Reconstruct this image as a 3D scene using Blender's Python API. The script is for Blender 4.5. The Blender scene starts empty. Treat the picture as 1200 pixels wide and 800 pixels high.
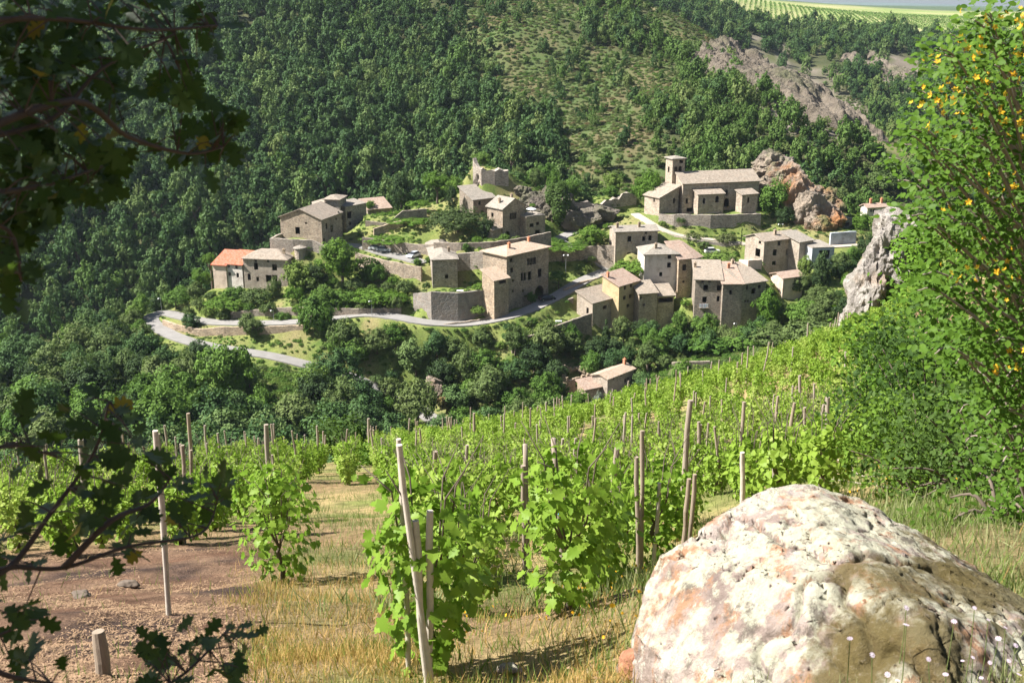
import bpy, bmesh, math, random
import numpy as np
from mathutils import Vector, Matrix
random.seed(7); RNG = np.random.default_rng(7)
S = bpy.context.scene; COL = S.collection

# ------------------------------------------------------------------ camera, sky, sun, exposure
F = 1280.0                       # focal length in photograph pixels (1200 wide)
PITCH = math.radians(17.35); CP_, SP_ = math.cos(PITCH), math.sin(PITCH)
CZ = 110.0                       # eye height above the river
cam = bpy.data.objects.new('camera', bpy.data.cameras.new('camera')); COL.objects.link(cam)
cam.location = (0, 0, CZ); cam.rotation_euler = (math.pi/2 - PITCH, 0, 0)
cam.data.sensor_width = 36; cam.data.lens = 36*F/1200; cam.data.clip_start = .05; cam.data.clip_end = 40000
cam.data.dof.use_dof = True; cam.data.dof.focus_distance = 60; cam.data.dof.aperture_fstop = 9
S.camera = cam
SUN_EL = math.radians(47); SUN_AZ = math.radians(-93)      # azimuth from +Y, clockwise: sun on the left, a touch behind the camera
world = bpy.data.worlds.new('World'); S.world = world; world.use_nodes = True
nt = world.node_tree; bg = nt.nodes['Background']
sky = nt.nodes.new('ShaderNodeTexSky'); sky.sky_type = 'NISHITA'; sky.sun_disc = False
sky.sun_elevation = SUN_EL; sky.sun_rotation = SUN_AZ; sky.altitude = 300; sky.dust_density = 1.6
nt.links.new(sky.outputs[0], bg.inputs[0]); bg.inputs[1].default_value = 0.05
sun = bpy.data.objects.new('sun', bpy.data.lights.new('sun', 'SUN')); COL.objects.link(sun)
sun.data.energy = 5.0; sun.data.angle = math.radians(.53); sun.data.color = (1, .975, .93)
sd = Vector((math.sin(SUN_AZ)*math.cos(SUN_EL), math.cos(SUN_AZ)*math.cos(SUN_EL), math.sin(SUN_EL)))
sun.rotation_euler = sd.to_track_quat('Z', 'Y').to_euler()
S.render.engine = 'CYCLES'; S.view_settings.view_transform = 'Standard'; S.view_settings.look = 'None'
S.view_settings.exposure = 1.5; S.view_settings.gamma = 1; S.view_settings.use_curve_mapping = False
S.cycles.use_denoising = True; S.cycles.max_bounces = 6; S.cycles.transparent_max_bounces = 6
S.cycles.volume_bounces = 0

# ------------------------------------------------------------------ measuring helpers
def ray(px, py):
    u, v = (px-600)/F, (400-py)/F
    return Vector((u, CP_+v*SP_, -SP_+v*CP_))
def at(px, py, Y):
    r = ray(px, py); k = Y/r.y
    return Vector((r.x*k, Y, CZ+r.z*k))
def onz(px, py, z):
    r = ray(px, py); k = (z-CZ)/r.z
    return Vector((r.x*k, r.y*k, z))
def proj(x, y, z):
    dz = z-CZ; dep = y*CP_-dz*SP_
    dep = np.where(np.abs(dep) < 1e-3, 1e-3, dep)
    return 600+F*x/dep, 400-F*(y*SP_+dz*CP_)/dep, dep

# ------------------------------------------------------------------ numpy noise
def _h(ix, iy, iz=0):
    n = (ix.astype(np.int64)*374761393 + iy.astype(np.int64)*668265263 + np.asarray(iz).astype(np.int64)*2147483647) & 0xffffffff
    n = ((n ^ (n >> 13))*1274126177) & 0xffffffff
    n = ((n ^ (n >> 16))*2246822519) & 0xffffffff
    return ((n ^ (n >> 15)) & 0xffff)/65535.0
def vn2(x, y):
    ix, iy = np.floor(x), np.floor(y); fx, fy = x-ix, y-iy
    fx = fx*fx*(3-2*fx); fy = fy*fy*(3-2*fy)
    a, b, c, d = _h(ix, iy), _h(ix+1, iy), _h(ix, iy+1), _h(ix+1, iy+1)
    return (a*(1-fx)+b*fx)*(1-fy)+(c*(1-fx)+d*fx)*fy
def vn3(x, y, z):
    ix, iy, iz = np.floor(x), np.floor(y), np.floor(z); fx, fy, fz = x-ix, y-iy, z-iz
    fx = fx*fx*(3-2*fx); fy = fy*fy*(3-2*fy); fz = fz*fz*(3-2*fz)
    r = 0
    for k, wz in ((0, 1-fz), (1, fz)):
        a, b, c, d = _h(ix, iy, iz+k), _h(ix+1, iy, iz+k), _h(ix, iy+1, iz+k), _h(ix+1, iy+1, iz+k)
        r = r+wz*((a*(1-fx)+b*fx)*(1-fy)+(c*(1-fx)+d*fx)*fy)
    return r
def fbm2(x, y, o=4):
    r = 0; a = .5
    for i in range(o): r = r+a*(vn2(x*2**i+17*i, y*2**i+31*i)-.5)*2; a *= .5
    return r
def fbm3(x, y, z, o=4):
    r = 0; a = .5
    for i in range(o): r = r+a*(vn3(x*2**i+17*i, y*2**i+31*i, z*2**i+5*i)-.5)*2; a *= .5
    return r

# ------------------------------------------------------------------ mesh helpers
def mesh_np(name, V, Fs, mats=(), smooth=False, midx=None):
    V = np.asarray(V, np.float32); me = bpy.data.meshes.new(name)
    if not isinstance(Fs, (list, tuple)): Fs = [Fs]
    Fs = [np.asarray(f, np.int32) for f in Fs if len(f)]
    loops = np.concatenate([f.ravel() for f in Fs]); tot = np.concatenate([np.full(len(f), f.shape[1], np.int32) for f in Fs])
    start = np.concatenate([[0], np.cumsum(tot)[:-1]]).astype(np.int32)
    me.vertices.add(len(V)); me.vertices.foreach_set('co', V.ravel())
    me.loops.add(len(loops)); me.loops.foreach_set('vertex_index', loops)
    me.polygons.add(len(tot)); me.polygons.foreach_set('loop_start', start); me.polygons.foreach_set('loop_total', tot)
    if midx is not None: me.polygons.foreach_set('material_index', np.asarray(midx, np.int32))
    me.polygons.foreach_set('use_smooth', np.full(len(tot), smooth))
    me.update(calc_edges=True); me.validate()
    for m in mats: me.materials.append(m)
    return me
class MB:
    def __init__(s): s.v = []; s.f = []
    def poly(s, pts):
        b = len(s.v); s.v += [tuple(p) for p in pts]; s.f.append(list(range(b, b+len(pts)))); return s
    def box(s, c, d, rz=0):
        x, y, z = c; a, b_, c_ = d[0]/2, d[1]/2, d[2]/2; b = len(s.v); co, si = math.cos(rz), math.sin(rz)
        for dz in (-c_, c_):
            for dx, dy in ((-a, -b_), (a, -b_), (a, b_), (-a, b_)):
                s.v.append((x+dx*co-dy*si, y+dx*si+dy*co, z+dz))
        s.f += [[b+i for i in q] for q in ((3, 2, 1, 0), (4, 5, 6, 7), (0, 1, 5, 4), (1, 2, 6, 5), (2, 3, 7, 6), (3, 0, 4, 7))]; return s
    def slab(s, pts, t):
        n = len(pts); b = len(s.v)
        s.v += [tuple(p) for p in pts]+[(p[0], p[1], p[2]+t) for p in pts]
        s.f += [[b+i for i in range(n)][::-1], [b+n+i for i in range(n)]]+[[b+i, b+(i+1) % n, b+n+(i+1) % n, b+n+i] for i in range(n)]; return s
    def tube(s, pts, rad, n=6, cap=True):
        b = len(s.v); prev = None
        for i, p in enumerate(pts):
            p = Vector(p); q = Vector(pts[min(i+1, len(pts)-1)])-Vector(pts[max(i-1, 0)])
            if q.length < 1e-9: q = Vector((0, 0, 1))
            q.normalize(); a = q.orthogonal().normalized() if prev is None else (prev-q*prev.dot(q))
            if a.length < 1e-6: a = q.orthogonal()
            a.normalize(); prev = a; c = q.cross(a); r = rad[i] if hasattr(rad, '__len__') else rad
            for k in range(n):
                t = 2*math.pi*k/n; s.v.append(tuple(p+a*(r*math.cos(t))+c*(r*math.sin(t))))
        m = len(pts)
        for i in range(m-1):
            for k in range(n):
                s.f.append([b+i*n+k, b+i*n+(k+1) % n, b+(i+1)*n+(k+1) % n, b+(i+1)*n+k])
        if cap: s.f += [[b+k for k in range(n)][::-1], [b+(m-1)*n+k for k in range(n)]]
        return s
    def mesh(s, name, mat=None, smooth=False):
        me = bpy.data.meshes.new(name); me.from_pydata(s.v, [], s.f)
        if mat: me.materials.append(mat)
        if smooth: me.polygons.foreach_set('use_smooth', np.full(len(me.polygons), True))
        me.update(); return me
    def build(s, name, mat, parent=None, smooth=False, loc=None, rz=0):
        return link(name, s.mesh(name, mat, smooth), parent, loc, rz)
def link(name, me, parent=None, loc=None, rz=0, scale=None):
    o = bpy.data.objects.new(name, me); COL.objects.link(o)
    if parent is not None: o.parent = parent
    if loc is not None: o.location = loc
    if rz: o.rotation_euler = (0, 0, rz)
    if scale is not None: o.scale = scale if hasattr(scale, '__len__') else (scale,)*3
    return o
def tag(o, label=None, cat=None, group=None, kind=None):
    if label: o['label'] = label
    if cat: o['category'] = cat
    if group: o['group'] = group
    if kind: o['kind'] = kind
    return o
def thing(name, label, cat, loc=(0, 0, 0), rz=0, group=None):
    return tag(link(name, None, None, loc, rz), label, cat, group)

# ------------------------------------------------------------------ materials
def new_mat(name):
    m = bpy.data.materials.new(name); m.use_nodes = True; t = m.node_tree
    return m, t, t.nodes['Principled BSDF'], t.nodes.new, t.links.new
def ramp(t, fac, stops):
    r = t.nodes.new('ShaderNodeValToRGB'); e = r.color_ramp.elements
    while len(e) < len(stops): e.new(.5)
    for el, (p, c) in zip(e, stops): el.position = p; el.color = (*c, 1)
    t.links.new(fac, r.inputs[0]); return r.outputs[0]
def noise(t, vec, scale, detail=4, rough=.55):
    n = t.nodes.new('ShaderNodeTexNoise'); n.inputs['Scale'].default_value = scale; n.inputs['Detail'].default_value = detail; n.inputs['Roughness'].default_value = rough
    if vec is not None: t.links.new(vec, n.inputs['Vector'])
    return n.outputs[0]
def math_(t, op, a, b, c=None):
    n = t.nodes.new('ShaderNodeMath'); n.operation = op
    for i, v in enumerate((a, b, c)):
        if v is None: continue
        if isinstance(v, (int, float)): n.inputs[i].default_value = v
        else: t.links.new(v, n.inputs[i])
    return n.outputs[0]
def mixc(t, fac, a, b, mode='MIX'):
    n = t.nodes.new('ShaderNodeMix'); n.data_type = 'RGBA'; n.blend_type = mode
    for sck, v in ((n.inputs[0], fac), (n.inputs[6], a), (n.inputs[7], b)):
        if isinstance(v, (int, float)): sck.default_value = v
        elif isinstance(v, tuple): sck.default_value = (*v, 1)
        else: t.links.new(v, sck)
    return n.outputs[2]
def bump(t, h, bsdf, strength=.5, dist=.05):
    b = t.nodes.new('ShaderNodeBump'); b.inputs['Strength'].default_value = strength; b.inputs['Distance'].default_value = dist
    t.links.new(h, b.inputs['Height']); t.links.new(b.outputs[0], bsdf.inputs['Normal'])
def coord(t, kind='Object'): return t.nodes.new('ShaderNodeTexCoord').outputs[kind]
def mapping(t, vec, sc):
    m = t.nodes.new('ShaderNodeMapping'); m.inputs['Scale'].default_value = sc; t.links.new(vec, m.inputs[0]); return m.outputs[0]

def plain(name, c, rough=.6, metal=0, var=.15, scale=3):
    m, t, b, n, l = new_mat(name); v = coord(t)
    f = noise(t, v, scale, 5); l(mixc(t, f, tuple(x*(1-var) for x in c), tuple(min(1, x*(1+var)) for x in c)), b.inputs['Base Color'])
    b.inputs['Roughness'].default_value = rough; b.inputs['Metallic'].default_value = metal; return m
def stone(name, c, scale=2.4, var=.42, stain=(.10, .085, .07), st=.35, plaster=0):
    m, t, b, n, l = new_mat(name); v = coord(t)
    wob = n('ShaderNodeVectorMath'); wob.operation = 'ADD'
    nz = n('ShaderNodeTexNoise'); nz.inputs['Scale'].default_value = 1.2; l(v, nz.inputs['Vector'])
    sc = n('ShaderNodeVectorMath'); sc.operation = 'SCALE'; sc.inputs[3].default_value = .35; l(nz.outputs[1], sc.inputs[0])
    l(v, wob.inputs[0]); l(sc.outputs[0], wob.inputs[1])
    mv = mapping(t, wob.outputs[0], (1, 1, 1.9))
    vo = n('ShaderNodeTexVoronoi'); vo.inputs['Scale'].default_value = scale; l(mv, vo.inputs['Vector'])
    ve = n('ShaderNodeTexVoronoi'); ve.feature = 'DISTANCE_TO_EDGE'; ve.inputs['Scale'].default_value = scale; l(mv, ve.inputs['Vector'])
    sep = n('ShaderNodeSeparateColor'); l(vo.outputs['Color'], sep.inputs[0])
    dk = tuple(x*(1-var) for x in c); lt = (min(1, c[0]*(1+var)), min(1, c[1]*(1+var*.95)), min(1, c[2]*(1+var*.8)))
    col = mixc(t, sep.outputs[0], dk, lt)
    col = mixc(t, math_(t, 'MULTIPLY', sep.outputs[1], .28), col, (c[0]*1.05, c[1]*.72, c[2]*.5))
    mort = math_(t, 'LESS_THAN', ve.outputs['Distance'], .055)
    col = mixc(t, math_(t, 'MULTIPLY', mort, .7), col, tuple(min(.7, x*1.15+.02) for x in c))
    col = mixc(t, .45, col, ramp(t, noise(t, v, .35, 5, .6), [(.3, (.30, .29, .28)), (.5, (.5, .5, .5)), (.7, (.70, .68, .64))]), 'OVERLAY'); sn = noise(t, mapping(t, v, (1, 1, .35)), .55, 6, .65)
    sf = n('ShaderNodeMapRange'); sf.inputs[1].default_value = .48; sf.inputs[2].default_value = .72; l(sn, sf.inputs[0])
    if plaster:
        pf = n('ShaderNodeMapRange'); pf.inputs[1].default_value = .38; pf.inputs[2].default_value = .5; l(noise(t, v, .5, 5, .6), pf.inputs[0])
        pc = mixc(t, noise(t, v, 1.7, 5), tuple(min(1, x*1.15) for x in c), tuple(min(1, x*1.55) for x in c))
        col = mixc(t, math_(t, 'MULTIPLY', pf.outputs[0], plaster), col, pc)
    col = mixc(t, math_(t, 'MULTIPLY', sf.outputs[0], st), col, stain)
    l(col, b.inputs['Base Color']); b.inputs['Roughness'].default_value = .92; b.inputs['Specular IOR Level'].default_value = .2
    hgt = math_(t, 'ADD', math_(t, 'MINIMUM', ve.outputs['Distance'], .16), math_(t, 'MULTIPLY', sep.outputs[2], .12))
    bump(t, hgt, b, .9, .25); return m
def rooftile(name, c1, c2, grey=.35):
    m, t, b, n, l = new_mat(name); v = coord(t)
    vo = n('ShaderNodeTexVoronoi'); vo.inputs['Scale'].default_value = 3.2; l(v, vo.inputs['Vector'])
    sep = n('ShaderNodeSeparateColor'); l(vo.outputs['Color'], sep.inputs[0])
    col = mixc(t, sep.outputs[0], c1, c2)
    g = n('ShaderNodeMapRange'); g.inputs[1].default_value = .42; g.inputs[2].default_value = .7; l(noise(t, v, .8, 6, .7), g.inputs[0])
    col = mixc(t, math_(t, 'MULTIPLY', g.outputs[0], grey), col, (.17, .16, .13))
    col = mixc(t, math_(t, 'MULTIPLY', sep.outputs[1], .35), col, (.38, .33, .27))
    l(col, b.inputs['Base Color']); b.inputs['Roughness'].default_value = .9; b.inputs['Specular IOR Level'].default_value = .2
    w = n('ShaderNodeTexWave'); w.inputs['Scale'].default_value = 1.4; w.inputs['Distortion'].default_value = 1.2; l(v, w.inputs['Vector'])
    bump(t, math_(t, 'ADD', w.outputs['Fac'], sep.outputs[2]), b, .6, .08); return m
def leafmat(name, c1, c2, trans=.35, c3=None, rough=.55, spec=.07):
    m, t, b, n, l = new_mat(name)
    oi = n('ShaderNodeObjectInfo'); ge = n('ShaderNodeNewGeometry')
    f = math_(t, 'ADD', math_(t, 'MULTIPLY', oi.outputs['Random'], .62), math_(t, 'MULTIPLY', ge.outputs['Random Per Island'], .38))
    col = mixc(t, f, c1, c2)
    if c3:
        r2 = math_(t, 'FRACT', math_(t, 'MULTIPLY', oi.outputs['Random'], 17.31), 0)
        mr = n('ShaderNodeMapRange'); mr.inputs[1].default_value = .62; mr.inputs[2].default_value = 1; l(r2, mr.inputs[0])
        col = mixc(t, mr.outputs[0], col, c3)
    l(col, b.inputs['Base Color']); b.inputs['Roughness'].default_value = rough; b.inputs['Specular IOR Level'].default_value = spec
    tr = n('ShaderNodeBsdfTranslucent'); l(mixc(t, .5, col, (.16, .30, .03), 'MIX'), tr.inputs[0])
    mx = n('ShaderNodeMixShader'); mx.inputs[0].default_value = trans
    l(b.outputs[0], mx.inputs[1]); l(tr.outputs[0], mx.inputs[2]); l(mx.outputs[0], t.nodes['Material Output'].inputs[0]); return m
def rockmat(name, stops, scale=1.0, crack=.5, patches=()):
    m, t, b, n, l = new_mat(name); v = coord(t)
    f = noise(t, v, 1.1*scale, 9, .68); col = ramp(t, f, stops)
    f2 = noise(t, mapping(t, v, (1, 1, .4)), 5*scale, 8, .7)
    col = mixc(t, .55, col, ramp(t, f2, [(.3, (.25, .24, .23)), (.5, (.5, .5, .5)), (.7, (.8, .79, .76))]), 'OVERLAY')
    for (sc, lo, hi, c, amt) in patches:
        mr = n('ShaderNodeMapRange'); mr.inputs[1].default_value = lo; mr.inputs[2].default_value = hi; l(noise(t, v, sc*scale, 7, .66), mr.inputs[0])
        col = mixc(t, math_(t, 'MULTIPLY', mr.outputs[0], amt), col, c)
    l(col, b.inputs['Base Color']); b.inputs['Roughness'].default_value = .95; b.inputs['Specular IOR Level'].default_value = .15
    bump(t, math_(t, 'ADD', f2, noise(t, v, 14*scale, 6, .7)), b, crack, .25/scale); return m

M = {}
M['stone'] = stone('masonry_tan', (.32, .265, .205), st=.45); M['stone_grey'] = stone('masonry_grey', (.31, .275, .235))
M['stone_warm'] = stone('masonry_warm', (.37, .295, .215)); M['stone_dark'] = stone('masonry_dark', (.255, .22, .18), st=.5)
M['stone_church'] = stone('masonry_church', (.36, .305, .245), scale=2.0, var=.34, st=.3)
M['stone_plaster'] = stone('masonry_worn_plaster', (.335, .285, .23), plaster=.4, st=.4)
M['plaster'] = stone('plaster_white', (.46, .41, .36), plaster=1, var=.1, st=.12); M['plaster_yellow'] = stone('plaster_ochre', (.43, .33, .19), plaster=.6, var=.15, st=.12)
M['plaster_pink'] = stone('plaster_pink', (.48, .38, .30), plaster=.9, var=.15, st=.2); M['concrete'] = stone('concrete_dark', (.22, .20, .175), scale=.9, var=.12, st=.45)
M['rend_blue'] = stone('render_blue_grey', (.34, .36, .38), plaster=.9, var=.08, st=.15)
M['tile_brown'] = rooftile('roof_tile_brown', (.20, .155, .115), (.35, .28, .215), .5); M['tile_pink'] = rooftile('roof_tile_pink', (.29, .18, .13), (.41, .295, .225), .35)
M['tile_grey'] = rooftile('roof_tile_grey', (.19, .165, .135), (.32, .275, .225), .55); M['tile_red'] = rooftile('roof_tile_red', (.40, .085, .038), (.47, .13, .055), .12)
M['tile_ochre'] = rooftile('roof_tile_ochre', (.35, .24, .16), (.48, .365, .265), .25)  # ochre tiles, paler than the brown ones
M['glass'] = plain('window_glass_dark', (.02, .022, .025), .12); M['dark'] = plain('opening_dark', (.02, .017, .015), .9)
M['wood'] = plain('window_wood_brown', (.16, .10, .06), .7); M['white'] = plain('paint_white', (.72, .71, .68), .6, var=.06)
M['shutter'] = plain('shutter_pale', (.50, .47, .43), .6); M['shutter_red'] = plain('door_red', (.30, .07, .05), .6)
M['surround'] = plain('dressed_stone', (.52, .46, .38), .9); M['brick'] = plain('chimney_brick', (.52, .22, .12), .9, var=.3); M['metal'] = plain('galvanised_metal', (.32, .33, .33), .45, .6)
M['asphalt'] = plain('road_asphalt_pale', (.215, .20, .182), .95, var=.3, scale=.6); M['gravelpath'] = plain('path_gravel', (.40, .34, .27), .95, var=.25, scale=1)
M['bark'] = plain('bark_grey_brown', (.12, .09, .065), .95, var=.45, scale=14); M['twig'] = plain('twig_dark', (.06, .04, .03), .9, var=.4, scale=20)
M['post'] = None

# ------------------------------------------------------------------ building volumes (measured before the terrain, which has to meet their feet)
def V_(T, R, Y, base, L=None, d=None, roof='hip', pitch=18, wall='stone', tile='tile_brown', win=(), chim=(), over=.4, sink=5, w=None):
    P0 = at(T[0], T[1], Y); P1 = onz(R[0], R[1], P0.z); e = Vector((P1.x-P0.x, P1.y-P0.y)); wd = e.length if w is None else w
    yaw = math.atan2(e.y, e.x); e.normalize(); e2 = Vector((-e.y, e.x))
    if d is None:
        best = (1e9, 6)
        for k in np.arange(2, 22, .1):
            q = P0+Vector((e2.x*k, e2.y*k, 0)); x, _, _ = proj(q.x, q.y, q.z); best = min(best, (abs(float(x)-L), k))
        d = best[1]
    h = P0.z-at(T[0], base, Y).z
    return dict(P=P0, w=wd, d=d, h=h, yaw=yaw, e=e, e2=e2, roof=roof, s=math.tan(math.radians(pitch)), wall=wall, tile=tile, win=win, chim=chim, o=over, sink=sink, base=P0.z-h)
def wl(v, x, y, z=0):                                                # local point of a volume -> world
    return Vector((v['P'].x+v['e'].x*x+v['e2'].x*y, v['P'].y+v['e'].y*x+v['e2'].y*y, v['base']+z))

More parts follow.
